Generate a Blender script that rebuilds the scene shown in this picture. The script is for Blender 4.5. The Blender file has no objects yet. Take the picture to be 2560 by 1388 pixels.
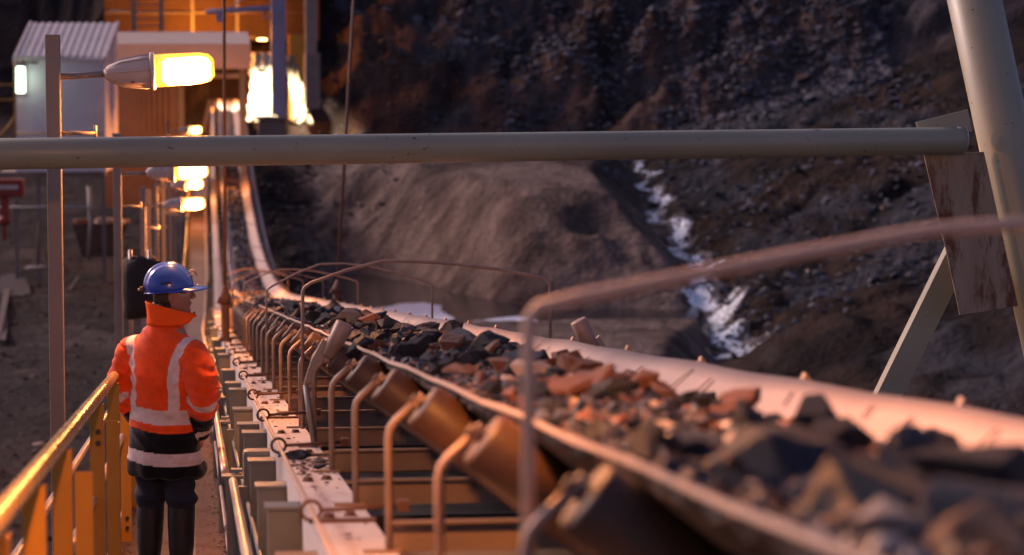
import bpy, bmesh, math, random
import numpy as np
from mathutils import Vector, Matrix, Euler, noise
random.seed(7); rng = np.random.default_rng(11)
R = math.radians; PI = math.pi
S = bpy.context.scene
COL = S.collection

# ------------------------------------------------------------------ camera
F = 7200.0; HOR = 65.0; VPX = 480.0; CZ = 10.0          # focal length in photo pixels, horizon row, conveyor vanishing column, eye height
pitch = math.atan((694-HOR)/F)
yaw = math.atan((1280-VPX)/F*math.cos(pitch))
cam = bpy.data.cameras.new('camera'); co = bpy.data.objects.new('camera', cam); COL.objects.link(co)
cam.sensor_width = 36; cam.lens = F/2560*36
co.location = (0, 0, CZ); co.rotation_euler = (PI/2-pitch, 0, -yaw)
cam.clip_start = .1; cam.clip_end = 2000
cam.dof.use_dof = True; cam.dof.focus_distance = 15.6; cam.dof.aperture_fstop = 3.3; cam.dof.aperture_blades = 8
S.camera = co
CM = Matrix.Translation((0, 0, CZ)) @ Euler((PI/2-pitch, 0, -yaw)).to_matrix().to_4x4()
def at(px, py, d):
    """world point seen at photo pixel (px, py) at depth d metres"""
    return CM @ Vector(((px-1280)/F*d, -(py-694)/F*d, -d))

# ------------------------------------------------------------------ sky, sun, exposure
W = bpy.data.worlds.new('World'); S.world = W; W.use_nodes = True
nt = W.node_tree; bg = nt.nodes['Background']
sky = nt.nodes.new('ShaderNodeTexSky'); sky.sky_type = 'NISHITA'; sky.sun_disc = False
SUN_EL = R(29); SUN_AZ = R(-48)                        # soft dusk light from ahead and to the left
sky.sun_elevation = SUN_EL; sky.sun_rotation = SUN_AZ; sky.air_density = 1.0; sky.dust_density = 3.0
tint = nt.nodes.new('ShaderNodeMix'); tint.data_type = 'RGBA'; tint.blend_type = 'MULTIPLY'; tint.inputs[0].default_value = 1; tint.inputs[7].default_value = (1.0, .80, .98, 1)
nt.links.new(sky.outputs[0], tint.inputs[6]); nt.links.new(tint.outputs[2], bg.inputs[0]); bg.inputs[1].default_value = .05
sl = bpy.data.lights.new('sun', 'SUN'); sl.energy = 1.0; sl.angle = R(10); sl.color = (1, .74, .68)
so = bpy.data.objects.new('sun', sl); COL.objects.link(so)
sd = Vector((math.sin(SUN_AZ)*math.cos(SUN_EL), math.cos(SUN_AZ)*math.cos(SUN_EL), math.sin(SUN_EL)))
so.rotation_euler = sd.to_track_quat('Z', 'Y').to_euler()
S.view_settings.view_transform = 'Standard'; S.view_settings.look = 'None'
S.view_settings.exposure = 1.15; S.view_settings.gamma = 1.0
S.cycles.volume_bounces = 0; S.cycles.max_bounces = 6; S.cycles.sample_clamp_indirect = 4
S.cycles.volume_step_rate = 4
LAMP_W = 115.0; ORANGE = (1.0, .33, .075)

# ------------------------------------------------------------------ materials
def mat(name, c1, c2=None, sc=6, rough=.7, metal=0, bump=.25, bsc=None, spec=.5, c3=None, c3t=.62, c3w=.04, c3sc=3, stretch=(1, 1, 1), rvar=.15, bdist=.01):
    m = bpy.data.materials.new(name); m.use_nodes = True; t = m.node_tree; b = t.nodes['Principled BSDF']
    N = t.nodes.new; L = t.links.new
    tc = N('ShaderNodeTexCoord'); mp = N('ShaderNodeMapping'); L(tc.outputs['Object'], mp.inputs[0]); mp.inputs['Scale'].default_value = stretch
    no = N('ShaderNodeTexNoise'); no.inputs['Scale'].default_value = sc; no.inputs['Detail'].default_value = 8; no.inputs['Roughness'].default_value = .65
    L(mp.outputs[0], no.inputs[0])
    rp = N('ShaderNodeValToRGB'); rp.color_ramp.elements[0].position = .33; rp.color_ramp.elements[1].position = .67
    rp.color_ramp.elements[0].color = (*c1, 1); rp.color_ramp.elements[1].color = (*(c2 or c1), 1)
    L(no.outputs[0], rp.inputs[0]); out = rp.outputs[0]
    if c3:
        n3 = N('ShaderNodeTexNoise'); n3.inputs['Scale'].default_value = c3sc; n3.inputs['Detail'].default_value = 10; n3.inputs['Roughness'].default_value = .7
        L(mp.outputs[0], n3.inputs[0])
        r3 = N('ShaderNodeValToRGB'); r3.color_ramp.elements[0].position = c3t; r3.color_ramp.elements[1].position = c3t+c3w
        r3.color_ramp.elements[0].color = (0, 0, 0, 1); r3.color_ramp.elements[1].color = (1, 1, 1, 1)
        L(n3.outputs[0], r3.inputs[0]); mx = N('ShaderNodeMix'); mx.data_type = 'RGBA'
        L(r3.outputs[0], mx.inputs[0]); L(out, mx.inputs[6]); mx.inputs[7].default_value = (*c3, 1); out = mx.outputs[2]
    L(out, b.inputs['Base Color'])
    b.inputs['Metallic'].default_value = metal; b.inputs['Specular IOR Level'].default_value = spec
    mr = N('ShaderNodeMapRange'); mr.inputs[3].default_value = max(.03, rough-rvar); mr.inputs[4].default_value = min(1, rough+rvar)
    L(no.outputs[0], mr.inputs[0]); L(mr.outputs[0], b.inputs['Roughness'])
    if bump:
        nb = N('ShaderNodeTexNoise'); nb.inputs['Scale'].default_value = bsc or sc*3; nb.inputs['Detail'].default_value = 6
        L(mp.outputs[0], nb.inputs[0]); bp = N('ShaderNodeBump'); bp.inputs['Strength'].default_value = bump; bp.inputs['Distance'].default_value = bdist
        L(nb.outputs[0], bp.inputs['Height']); L(bp.outputs[0], b.inputs['Normal'])
    return m
def emit(name, col, s):
    m = bpy.data.materials.new(name); m.use_nodes = True; t = m.node_tree; t.nodes.clear()
    e = t.nodes.new('ShaderNodeEmission'); e.inputs[0].default_value = (*col, 1); e.inputs[1].default_value = s
    o = t.nodes.new('ShaderNodeOutputMaterial'); t.links.new(e.outputs[0], o.inputs[0]); return m
def attr_mat(name, attr, rough=.9, bump=.5, bsc=8, bdist=.03, spec=.3, mul=None, mulsc=20):
    m = bpy.data.materials.new(name); m.use_nodes = True; t = m.node_tree; b = t.nodes['Principled BSDF']; N = t.nodes.new; L = t.links.new
    a = N('ShaderNodeAttribute'); a.attribute_name = attr; out = a.outputs['Color']
    tc = N('ShaderNodeTexCoord'); nb = N('ShaderNodeTexNoise'); nb.inputs['Scale'].default_value = bsc; nb.inputs['Detail'].default_value = 8; L(tc.outputs['Object'], nb.inputs[0])
    if mul:
        n2 = N('ShaderNodeTexNoise'); n2.inputs['Scale'].default_value = mulsc; n2.inputs['Detail'].default_value = 8; n2.inputs['Roughness'].default_value = .7; L(tc.outputs['Object'], n2.inputs[0])
        r = N('ShaderNodeMapRange'); r.inputs[1].default_value = .3; r.inputs[2].default_value = .7; r.inputs[3].default_value = mul[0]; r.inputs[4].default_value = mul[1]; L(n2.outputs[0], r.inputs[0])
        v = N('ShaderNodeVectorMath'); v.operation = 'SCALE'; L(out, v.inputs[0]); L(r.outputs[0], v.inputs['Scale']); out = v.outputs[0]
    L(out, b.inputs['Base Color']); b.inputs['Roughness'].default_value = rough; b.inputs['Specular IOR Level'].default_value = spec
    bp = N('ShaderNodeBump'); bp.inputs['Strength'].default_value = bump; bp.inputs['Distance'].default_value = bdist; L(nb.outputs[0], bp.inputs['Height']); L(bp.outputs[0], b.inputs['Normal'])
    return m
M = {}
M['greenpaint'] = mat('green_grey_paint', (.225, .24, .185), (.275, .29, .225), 2.2, .42, bump=.04, c3=(.09, .05, .03), c3t=.625, c3w=.04, c3sc=24, stretch=(.6, 1, 1))
M['rustplate'] = mat('rusty_plate', (.25, .235, .19), (.20, .155, .12), 3, .7, bump=.3, c3=(.085, .036, .018), c3t=.485, c3w=.10, c3sc=3.2, stretch=(2.6, 1, .7))
M['galv'] = mat('galvanised_steel', (.24, .22, .21), (.30, .28, .27), 9, .5, .5, bump=.05)
M['polesteel'] = mat('dull_grey_steel', (.22, .19, .175), (.27, .235, .215), 3, .55, .25, bump=.06)
M['ochre'] = mat('ochre_paint', (.50, .235, .02), (.42, .19, .018), 3, .5, bump=.06, c3=(.10, .04, .015), c3t=.68, c3w=.03, c3sc=14)
M['railtop'] = mat('worn_yellow_rail', (.50, .30, .09), (.55, .36, .16), 9, .28, .25, bump=.06, c3=(.2, .08, .03), c3t=.6, c3w=.06, c3sc=12)
M['palerail'] = mat('pale_worn_rail', (.50, .34, .26), (.58, .42, .34), 9, .38, .3, bump=.06)
M['white'] = mat('dusty_white_steel', (.62, .53, .49), (.52, .42, .38), 5, .6, bump=.08, c3=(.12, .07, .05), c3t=.63, c3w=.03, c3sc=11)
M['cool'] = mat('grey_green_steel', (.15, .165, .16), (.19, .20, .19), 4, .45, .1, bump=.05)
M['coolochre'] = mat('dusty_tan_steel', (.30, .18, .09), (.22, .14, .08), 4, .5, bump=.05)
M['dark'] = mat('dark_steel', (.045, .042, .042), (.07, .06, .058), 7, .5, .4, bump=.1)
M['roller'] = mat('brown_roller_steel', (.045, .021, .012), (.085, .036, .016), 5, .55, 0, bump=.25, rvar=.14, c3=(.14, .07, .035), c3t=.6, c3w=.1, c3sc=9)
M['rod'] = mat('worn_rod_steel', (.24, .165, .13), (.34, .24, .19), 12, .5, .15, bump=.05)
M['palerod'] = mat('pale_dusty_rod', (.52, .35, .26), (.60, .42, .32), 9, .7, bump=.05)
M['rustrod'] = mat('rusty_cable', (.12, .055, .03), (.09, .04, .025), 30, .8, bump=.3)
M['belt'] = mat('dusty_belt_rubber', (.40, .285, .235), (.52, .385, .325), 3, .68, bump=.15, c3=(.17, .11, .08), c3t=.64, c3w=.08, c3sc=5, stretch=(1, .35, 1))
M['beltunder'] = mat('belt_underside', (.022, .014, .012), (.04, .024, .018), 3, .6, bump=.1)
M['deck'] = mat('walkway_deck', (.17, .10, .075), (.235, .145, .11), 3, .75, bump=.3, c3=(.07, .04, .03), c3t=.6, c3w=.07, c3sc=6)
M['toe'] = mat('toe_board_paint', (.44, .33, .26), (.5, .38, .3), 4, .6, bump=.1, c3=(.13, .07, .04), c3t=.62, c3w=.04, c3sc=10)
M['orange_dirt'] = mat('ochre_cross_steel', (.33, .155, .04), (.25, .12, .045), 3, .6, bump=.1, c3=(.06, .05, .05), c3t=.6, c3w=.1, c3sc=3)
M['slate'] = mat('dark_slate_rock', (.010, .012, .019), (.034, .038, .056), 14, .42, bump=.8, bsc=34, spec=.14, stretch=(1, 1, 2.4), bdist=.015)
M['slate2'] = mat('grey_slate_rock', (.018, .020, .030), (.085, .093, .125), 12, .42, bump=.8, bsc=30, spec=.16, stretch=(2, 1, 1), bdist=.015)
M['brownrock'] = mat('rusty_brown_rock', (.21, .075, .03), (.09, .042, .028), 13, .6, bump=.8, bsc=30, bdist=.015)
M['palerock'] = mat('pale_quartz_rock', (.42, .35, .30), (.30, .23, .19), 12, .55, bump=.6, bsc=28, bdist=.012)
M['fines'] = mat('crushed_ore_fines', (.07, .052, .05), (.17, .115, .095), 22, .7, bump=.9, bsc=40, c3=(.045, .04, .045), c3t=.52, c3w=.06, c3sc=20)
M['scuff'] = mat('scuffed_rubber', (.24, .15, .11), (.15, .09, .07), 20, .7, bump=.1)
M['beam'] = mat('dusty_beam_steel', (.22, .15, .11), (.15, .11, .09), 5, .55, bump=.1, c3=(.06, .05, .05), c3t=.58, c3w=.08, c3sc=4)
M['lamp'] = emit('sodium_lamp_glow', (1, .52, .13), 16)
M['lampsoft'] = emit('sodium_diffuser_rim', (1, .48, .08), 3.2)
M['tube'] = emit('fluorescent_tube_glow', (.72, 1, .78), 3.5)
M['cabin'] = mat('cabin_wall_white', (.78, .70, .70), (.68, .60, .60), 1.5, .6, bump=.06)
M['cabinroof'] = mat('cabin_roof', (.66, .58, .56), (.56, .48, .46), 2, .7, bump=.1, c3=(.12, .08, .07), c3t=.66, c3w=.03, c3sc=4)
M['shed'] = mat('brown_shed_cladding', (.17, .09, .055), (.13, .07, .045), 1, .7, bump=.05)
M['fascia'] = mat('beige_fascia', (.55, .42, .35), (.46, .35, .29), 1.2, .65, bump=.05, c3=(.10, .05, .03), c3t=.68, c3w=.02, c3sc=3)
M['crusher'] = mat('crusher_house_wall', (.10, .05, .018), (.075, .035, .015), .8, .8, bump=.1)
M['blue'] = mat('blue_grey_column_paint', (.30, .28, .40), (.35, .32, .45), 2, .5, bump=.05, c3=(.2, .09, .07), c3t=.68, c3w=.03, c3sc=5)
M['concrete'] = mat('concrete', (.26, .20, .175), (.20, .15, .13), 2.5, .85, bump=.2)
M['red'] = mat('faded_red_paint', (.33, .035, .02), (.25, .03, .02), 2, .55, bump=.05)
M['rust'] = mat('rusty_skip_steel', (.17, .085, .05), (.11, .055, .035), 2.5, .8, bump=.3, c3=(.05, .03, .02), c3t=.55, c3w=.1, c3sc=3)
M['timber'] = mat('weathered_timber', (.10, .075, .065), (.08, .06, .05), 3, .8, bump=.2)
M['black'] = mat('black_cloth', (.020, .013, .012), (.03, .018, .016), 9, .85, bump=.4, bsc=18)
M['liner'] = mat('wet_pale_liner', (.75, .70, .60), (.60, .52, .42), 1.1, .25, bump=1, bsc=2.2, bdist=.25, stretch=(1, 1, 2))
M['liner2'] = mat('muddy_wet_liner', (.20, .16, .10), (.6, .52, .38), 1.6, .3, bump=1, bsc=2.2, bdist=.25)
M['water'] = mat('turbid_pond_water', (.032, .026, .024), (.04, .032, .028), .5, .12, bump=.05, bsc=1.2)
M['skypatch'] = mat('painted_sky_reflection', (.93, .96, .99), (.85, .9, .95), 1.5, .6, spec=.1, bump=.2, bsc=4, bdist=.05, rvar=.1)  # near-white colour standing in for bright sky mirrored on the pond
M['rockmass'] = mat('hill_stone', (.03, .031, .038), (.165, .165, .195), 3.2, .85, spec=.15, bump=.6, bsc=9, bdist=.04)
M['rockmass2'] = mat('hill_stone_brown', (.03, .022, .02), (.13, .09, .08), 3, .85, spec=.15, bump=.6, bsc=9, bdist=.04)

# ------------------------------------------------------------------ object helpers
def tag(o, label=None, cat=None, group=None, kind=None):
    if label: o['label'] = label
    if cat: o['category'] = cat
    if group: o['group'] = group
    if kind: o['kind'] = kind
    return o
def thing(name, label, cat, loc=(0, 0, 0), group=None, rz=0):
    o = bpy.data.objects.new(name, None); COL.objects.link(o); o.location = loc; o.rotation_euler = (0, 0, rz); o.empty_display_size = .2
    return tag(o, label, cat, group)
def wloc(o):
    v = Vector((0, 0, 0))
    while o: v += Vector(o.location); o = o.parent
    return v
class MB:
    """collects shapes; build() links them as one mesh object"""
    def __init__(s): s.v = []; s.f = []; s.sm = []
    def add(s, vs, fs, smooth=False):
        n = len(s.v); s.v += [tuple(v) for v in vs]; s.f += [tuple(i+n for i in f) for f in fs]; s.sm += [smooth]*len(fs); return s
    def box(s, c, d, rot=None, bev=.0):
        hx, hy, hz = d[0]/2, d[1]/2, d[2]/2; c = Vector(c)
        if bev > 0:
            bm = bmesh.new(); bmesh.ops.create_cube(bm, size=1, matrix=Matrix.Diagonal((*d, 1)))
            bmesh.ops.bevel(bm, geom=bm.edges[:], offset=bev, segments=2, affect='EDGES', profile=.6)
            vs = [v.co.copy() for v in bm.verts]; fs = [[v.index for v in f.verts] for f in bm.faces]; bm.free()
        else:
            vs = [Vector((x, y, z)) for x in (-hx, hx) for y in (-hy, hy) for z in (-hz, hz)]
            fs = [(0, 1, 3, 2), (4, 6, 7, 5), (0, 4, 5, 1), (2, 3, 7, 6), (0, 2, 6, 4), (1, 5, 7, 3)]
        if rot: vs = [rot @ v for v in vs]
        return s.add([v+c for v in vs], fs)
    def tube(s, pts, r, n=10, cap=True, rr=None):
        pts = [Vector(p) for p in pts]; m = len(pts); rings = []; up = None
        for i, p in enumerate(pts):
            t = (pts[min(i+1, m-1)]-pts[max(i-1, 0)]).normalized()
            if up is None:
                up = t.orthogonal().normalized()
            else:
                up = (up - t*up.dot(t)).normalized()
            b = t.cross(up); k = rr[i] if rr else r
            rings.append([p+(up*math.cos(a)+b*math.sin(a))*k for a in [2*PI*j/n for j in range(n)]])
        vs = [v for g in rings for v in g]
        fs = [(i*n+j, i*n+(j+1) % n, (i+1)*n+(j+1) % n, (i+1)*n+j) for i in range(m-1) for j in range(n)]
        k = len(s.v); s.add(vs, fs, True)
        if cap: s.add([], []); s.f += [tuple(k+j for j in reversed(range(n))), tuple(k+(m-1)*n+j for j in range(n))]; s.sm += [False, False]
        return s
    def prism(s, poly, axis, a, b):
        """poly in the plane across axis, from a to b along it"""
        def P(u, v, w): return {'x': (w, u, v), 'y': (u, w, v), 'z': (u, v, w)}[axis]
        n = len(poly); vs = [P(u, v, a) for u, v in poly]+[P(u, v, b) for u, v in poly]
        fs = [tuple(range(n)), tuple(reversed(range(n, 2*n)))]+[(i, i+n, (i+1) % n+n, (i+1) % n) for i in range(n)]
        return s.add(vs, fs)
    def quadslab(s, p, th):
        """four corners, extruded by vector th"""
        p = [Vector(q) for q in p]; th = Vector(th); n = len(p)
        return s.add(p+[q+th for q in p], [tuple(range(n)), tuple(reversed(range(n, 2*n)))]+[(i, (i+1) % n, (i+1) % n+n, i+n) for i in range(n)])
    def ball(s, c, r, seg=12, sc=(1, 1, 1)):
        vs = [Vector(c)+Vector((0, 0, r*sc[2]))]; h = seg//2
        for i in range(1, h):
            for j in range(seg):
                a = PI*i/h; b = 2*PI*j/seg
                vs.append(Vector(c)+Vector((r*sc[0]*math.sin(a)*math.cos(b), r*sc[1]*math.sin(a)*math.sin(b), r*sc[2]*math.cos(a))))
        vs.append(Vector(c)-Vector((0, 0, r*sc[2]))); fs = [(0, 1+j, 1+(j+1) % seg) for j in range(seg)]
        for i in range(h-2):
            for j in range(seg): fs.append((1+i*seg+j, 1+(i+1)*seg+j, 1+(i+1)*seg+(j+1) % seg, 1+i*seg+(j+1) % seg))
        e = len(vs)-1; k = 1+(h-2)*seg; fs += [(k+j, e, k+(j+1) % seg) for j in range(seg)]
        return s.add(vs, fs, True)
    def build(s, name, m, parent=None, loc=None):
        o0 = wloc(parent) if parent else Vector((0, 0, 0))
        if loc is not None: o0 = Vector(loc)
        me = bpy.data.meshes.new(name); me.from_pydata([(v[0]-o0.x, v[1]-o0.y, v[2]-o0.z) for v in s.v], [], s.f); me.materials.append(m)
        bm = bmesh.new(); bm.from_mesh(me); bmesh.ops.recalc_face_normals(bm, faces=bm.faces); bm.to_mesh(me); bm.free()
        me.polygons.foreach_set('use_smooth', s.sm); me.update()
        o = bpy.data.objects.new(name, me); COL.objects.link(o); o.parent = parent
        if loc is not None and not parent: o.location = o0
        return o
def link_mesh(name, me, parent=None, loc=(0, 0, 0), rot=(0, 0, 0), sc=(1, 1, 1)):
    o = bpy.data.objects.new(name, me); COL.objects.link(o); o.parent = parent; o.location = loc; o.rotation_euler = rot; o.scale = sc; return o
def copy_tree(o, loc=None, parent=None):
    c = o.copy(); COL.objects.link(c); c.parent = parent
    if loc is not None: c.location = loc
    for ch in list(o.children): copy_tree(ch, None, c)
    return c
def rotm(rx=0, ry=0, rz=0): return Euler((rx, ry, rz)).to_matrix()

# ------------------------------------------------------------------ the line of the conveyor: drop of the sagging catenary below the eye
def slope(y):
    return float(np.interp(y, [0, 46, 52, 60, 67, 80, 88, 100, 160], [.087, .087, .073, .056, .045, .0, -.03, -.045, -.05]))
_gy = np.arange(-10, 200, .25); _gs = np.array([slope(v) for v in _gy]); _g = np.concatenate([[0], np.cumsum((_gs[1:]+_gs[:-1])/2*.25)]); _g -= np.interp(0, _gy, _g)
def g(y): return float(np.interp(y, _gy, _g))
def sh(y): return float(np.interp(y, [0, 50, 62, 75, 107, 150], [0, 0, .09, .17, .28, .6]))
def L(x, h, y): return Vector((x+sh(y), y, CZ-h-g(y)))      # lateral place, height below the eye line plane, distance
def strip(mb, prof, y0, y1, dy=.5, smooth=False, close=True):
    """sweep a closed (x, h) profile along the line"""
    ys = list(np.arange(y0, y1, dy))+[y1]; n = len(prof); vs = [L(x, h, y) for y in ys for x, h in prof]; m = len(ys)
    fs = [(i*n+j, i*n+(j+1) % n, (i+1)*n+(j+1) % n, (i+1)*n+j) for i in range(m-1) for j in range(n if close else n-1)]
    if close: fs += [tuple(range(n)), tuple((m-1)*n+j for j in range(n))]
    return mb.add(vs, fs, smooth)
def rect(x0, x1, h0, h1): return [(x0, h0), (x1, h0), (x1, h1), (x0, h1)]
def pathtube(mb, x, h, y0, y1, r, dy=1.0, n=10):
    ys = list(np.arange(y0, y1, dy))+[y1]; return mb.tube([L(x, h, y) for y in ys], r, n)
HW = 1.63                                                  # walkway deck
EDGE = .289; XL = .679; XR = 1.629
# ------------------------------------------------------------------ terrain
def vnoise(x, y, seed):
    xi = np.floor(x).astype(int); yi = np.floor(y).astype(int); xf = x-xi; yf = y-yi
    def h(a, b):
        v = np.sin(a*127.1+b*311.7+seed*74.7)*43758.5453; return v-np.floor(v)
    u = xf*xf*(3-2*xf); v = yf*yf*(3-2*yf)
    return (h(xi, yi)*(1-u)+h(xi+1, yi)*u)*(1-v)+(h(xi, yi+1)*(1-u)+h(xi+1, yi+1)*u)*v
def fbm(x, y, seed=0, o=5, ridge=False):
    s = 0; a = .5; f = 1
    for i in range(o):
        n = vnoise(x*f, y*f, seed+i*13)
        if ridge: n = 1-abs(2*n-1)
        s = s+a*n; a *= .5; f *= 2.03
    return s
def sstep(a, b, x):
    t = np.clip((x-a)/(b-a), 0, 1); return t*t*(3-2*t)
def px2xy(px, d): p = at(px, 694, d); return p.x, p.y
SP = [(1590, 400, 128), (1620, 450, 121), (1650, 560, 111), (1735, 660, 103), (1775, 740, 97), (1810, 800, 92), (1830, 900, 86), (1850, 1000, 80), (1900, 1150, 72)]
SW = [at(*s) for s in SP]                                   # stream bed, falling towards the viewer
SX = np.array([p.x for p in SW]); SY = np.array([p.y for p in SW]); SZ = np.array([p.z for p in SW])
o_ = np.argsort(SY); SX, SY, SZ = SX[o_], SY[o_], SZ[o_]
PONDZ = CZ-9.35
def terrain(x, y):
    n1 = fbm(x*.12, y*.12, 1); n2 = fbm(x*.5, y*.5, 5); n3 = fbm(x*1.6, y*1.6, 9)
    sx = np.interp(y, SY, SX); sz = np.interp(y, SY, SZ)
    # left yard
    yard = CZ-8.5+np.interp(y, [0, 98, 118, 135, 200], [0, 0, 1.6, 3.3, 6])+(n1-.5)*.5+(n2-.5)*.25+(n3-.5)*.12
    # pit side: low flat by the pond, then a cut bank, then a bench
    edge = 91.5+(n1-.5)*3+14.5*sstep(12.5, 5.5, x)+(n2-.5)*1.5
    bank = sstep(edge, edge+13, y+(n2-.5)*4)
    low = CZ-9.75+(n2-.5)*.3+(n3-.5)*.1+.66*sstep(89.6, 88.2, y+(n2-.5)*2.5)+.3*sstep(88, 80, y)
    lip = CZ-5.75+(n1-.5)*.8
    pit = low+(lip-low)*bank+(fbm(x*1.3, y*.15, 21)-.5)*.28*bank*(1-bank)*4+(fbm(x*2.5, y*2.5, 27)-.5)*.06*bank
    mound = np.exp(-((x-13.5)/5.0)**2-((y-118)/6.5)**2)*1.0
    pit = pit+mound*(.6+.8*n2)
    # right of the stream: rocky slope
    dr = x-sx
    right = sz+.15+np.maximum(0, dr)*.33+(n1-.5)*1.5*sstep(0, 4, dr)+(n2-.5)*1.3+(n3-.5)*.45
    t = sstep(-.6, .8, dr)
    leftside = np.where(dr > -6, np.minimum(pit, sz+.06+np.maximum(0, -dr-.55)*.95+(n2-.5)*.4), pit)
    z = leftside*(1-t)+right*t
    # blend of yard and pit under the conveyor
    k = sstep(.5, 3.2, x); z = yard*(1-k)+z*k
    # rubble bank right beside the belt
    z = z+1.1*np.exp(-((x-3.6)/1.3)**2)*sstep(84, 92, y)*(1-sstep(106, 116, y))*(.5+n2)
    # the hill behind
    hy = 131+(n1-.5)*7+np.clip((x-22), -40, 40)*-.35+6*sstep(6, -6, x)
    rise = np.maximum(0, y-hy); z = z+rise*(.86+.25*(n1-.5))+sstep(0, 5, rise)*((n1-.5)*5+(n2-.5)*3.0+(n3-.5)*.9)
    z = z+sstep(0, 4, rise)*2.2*(fbm(x*.22+3, y*.22, 31, ridge=True)-.5)
    return z
xs = np.concatenate([np.arange(-60, -9, 3.0), np.arange(-9, 34, .17), np.arange(34, 90, 3.0)])
ys = np.concatenate([np.arange(-20, 40, 4.0), np.arange(40, 84, .5), np.arange(84, 152, .2), np.arange(152, 230, 3.0)])
GX, GY = np.meshgrid(xs, ys); GZ = terrain(GX, GY)
nx, ny = len(xs), len(ys)
me = bpy.data.meshes.new('ground'); V = np.stack([GX, GY, GZ], -1).reshape(-1, 3)
me.vertices.add(len(V)); me.vertices.foreach_set('co', V.ravel())
I = np.arange(nx*ny).reshape(ny, nx); Q = np.stack([I[:-1, :-1], I[:-1, 1:], I[1:, 1:], I[1:, :-1]], -1).reshape(-1, 4)
me.loops.add(len(Q)*4); me.loops.foreach_set('vertex_index', Q.ravel()); me.polygons.add(len(Q)); me.polygons.foreach_set('loop_start', np.arange(len(Q))*4); me.polygons.foreach_set('loop_total', np.full(len(Q), 4)); me.update()
me.polygons.foreach_set('use_smooth', np.ones(len(Q), bool))
sx = np.interp(GY, SY, SX); dr = GX-sx; n1 = fbm(GX*.12, GY*.12, 1); n2 = fbm(GX*.5, GY*.5, 5); nn = fbm(GX*.35+9, GY*.35, 41); n4 = fbm(GX*2.2, GY*2.2, 51); nv = fbm(GX*1.3, GY*.12, 61)
tan = np.array([.27, .20, .17]); tan2 = np.array([.185, .132, .11]); soil = np.array([.038, .028, .028]); grey = np.array([.10, .09, .10]); yardc = np.array([.085, .066, .062]); brown = np.array([.10, .06, .045])
def mixc(a, b, t): return a*(1-t[..., None])+b*t[..., None]
C = mixc(np.broadcast_to(tan, GX.shape+(3,)), tan2, sstep(.42, .62, nv*.6+nn*.4))
C = mixc(C, soil, sstep(.58, .66, nn)*.35)
moundm = np.exp(-((GX-13.5)/5.5)**2-((GY-119)/6.5)**2); C = mixc(C, soil, sstep(.25, .7, moundm+(n2-.5)*.3)*.6)
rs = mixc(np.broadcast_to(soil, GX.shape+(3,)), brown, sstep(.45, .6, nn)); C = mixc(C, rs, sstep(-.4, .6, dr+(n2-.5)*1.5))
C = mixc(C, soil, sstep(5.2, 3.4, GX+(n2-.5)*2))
hm = sstep(124, 129, GY+(n1-.5)*6); hc = mixc(np.broadcast_to(soil*.8, GX.shape+(3,)), grey*.55, sstep(.4, .6, nn+(GX-10)*.012)); hc = mixc(hc, brown*.9, sstep(.5, .62, n2)*.7)
C = mixc(C, hc, hm)
yc = mixc(np.broadcast_to(yardc, GX.shape+(3,)), yardc*1.9, sstep(.5, .68, n2*.6+nn*.4)); C = mixc(C, yc, sstep(2.0, .5, GX)*(1-hm))
gp_ = sstep(.5, .62, fbm(GX*.3+40, GY*.2, 81))*sstep(0, 2, dr)*(1-hm); C = mixc(C, np.broadcast_to(np.array([.12, .125, .15]), GX.shape+(3,)), gp_*.8)
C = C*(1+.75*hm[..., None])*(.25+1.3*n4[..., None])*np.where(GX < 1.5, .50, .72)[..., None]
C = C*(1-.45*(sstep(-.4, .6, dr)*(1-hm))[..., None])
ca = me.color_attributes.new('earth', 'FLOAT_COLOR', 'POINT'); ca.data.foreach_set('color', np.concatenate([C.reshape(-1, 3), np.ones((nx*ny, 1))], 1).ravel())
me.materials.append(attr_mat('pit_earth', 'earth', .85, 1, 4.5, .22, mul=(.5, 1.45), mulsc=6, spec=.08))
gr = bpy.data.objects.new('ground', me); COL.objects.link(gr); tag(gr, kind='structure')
def gz(x, y): return float(terrain(np.array([float(x)]), np.array([float(y)]))[0])

# ponds: one dark flat pool, sky reflection painted on it as pale patches, and the stream
def blob(name, pts, z, m, th=.0):
    mb = MB(); n = len(pts); c = Vector((sum(p[0] for p in pts)/n, sum(p[1] for p in pts)/n, z))
    mb.add([c]+[Vector((p[0], p[1], z)) for p in pts], [(0, 1+i, 1+(i+1) % n) for i in range(n)]); return mb.build(name, m)
def wig(pts, z, k=6, amp=.25):
    out = []; n = len(pts)
    for i in range(n):
        a = Vector(pts[i]); b = Vector(pts[(i+1) % n])
        for j in range(k):
            p = a.lerp(b, j/k); out.append((p.x+random.uniform(-amp, amp), p.y+random.uniform(-amp, amp)*2))
    return out
def atz(px, py, z):
    o = Vector((0, 0, CZ)); d = at(px, py, 1)-o; t = (z-CZ)/d.z; return o+d*t
def pzone(pix, z): return [tuple(atz(x, y, z)[:2]) for x, y in pix]
tag(blob('pond_water', [(1.5, 86), (9, 85), (15, 85), (17, 96), (13, 108), (1.5, 112)], PONDZ, M['water']), kind='structure')
random.seed(3)
for nm, pix in (('sky_reflection', [(915, 775), (960, 768), (1010, 758), (1060, 757), (1100, 764), (1105, 780), (1135, 798), (1080, 806), (900, 800)]),
                ('sky_reflection', [(1165, 806), (1230, 797), (1290, 790), (1330, 795), (1360, 812), (1345, 824), (1290, 826), (1190, 822)]),
                ('sky_reflection', [(1415, 815), (1480, 812), (1580, 818), (1585, 823), (1500, 826), (1420, 823)])):
    o = blob(nm, wig(pzone(pix, PONDZ+.02), 0, 5, .06), PONDZ+.02, M['skypatch']); tag(o, kind='structure')  # mirrored sky laid on the water as flat pale colour
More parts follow.
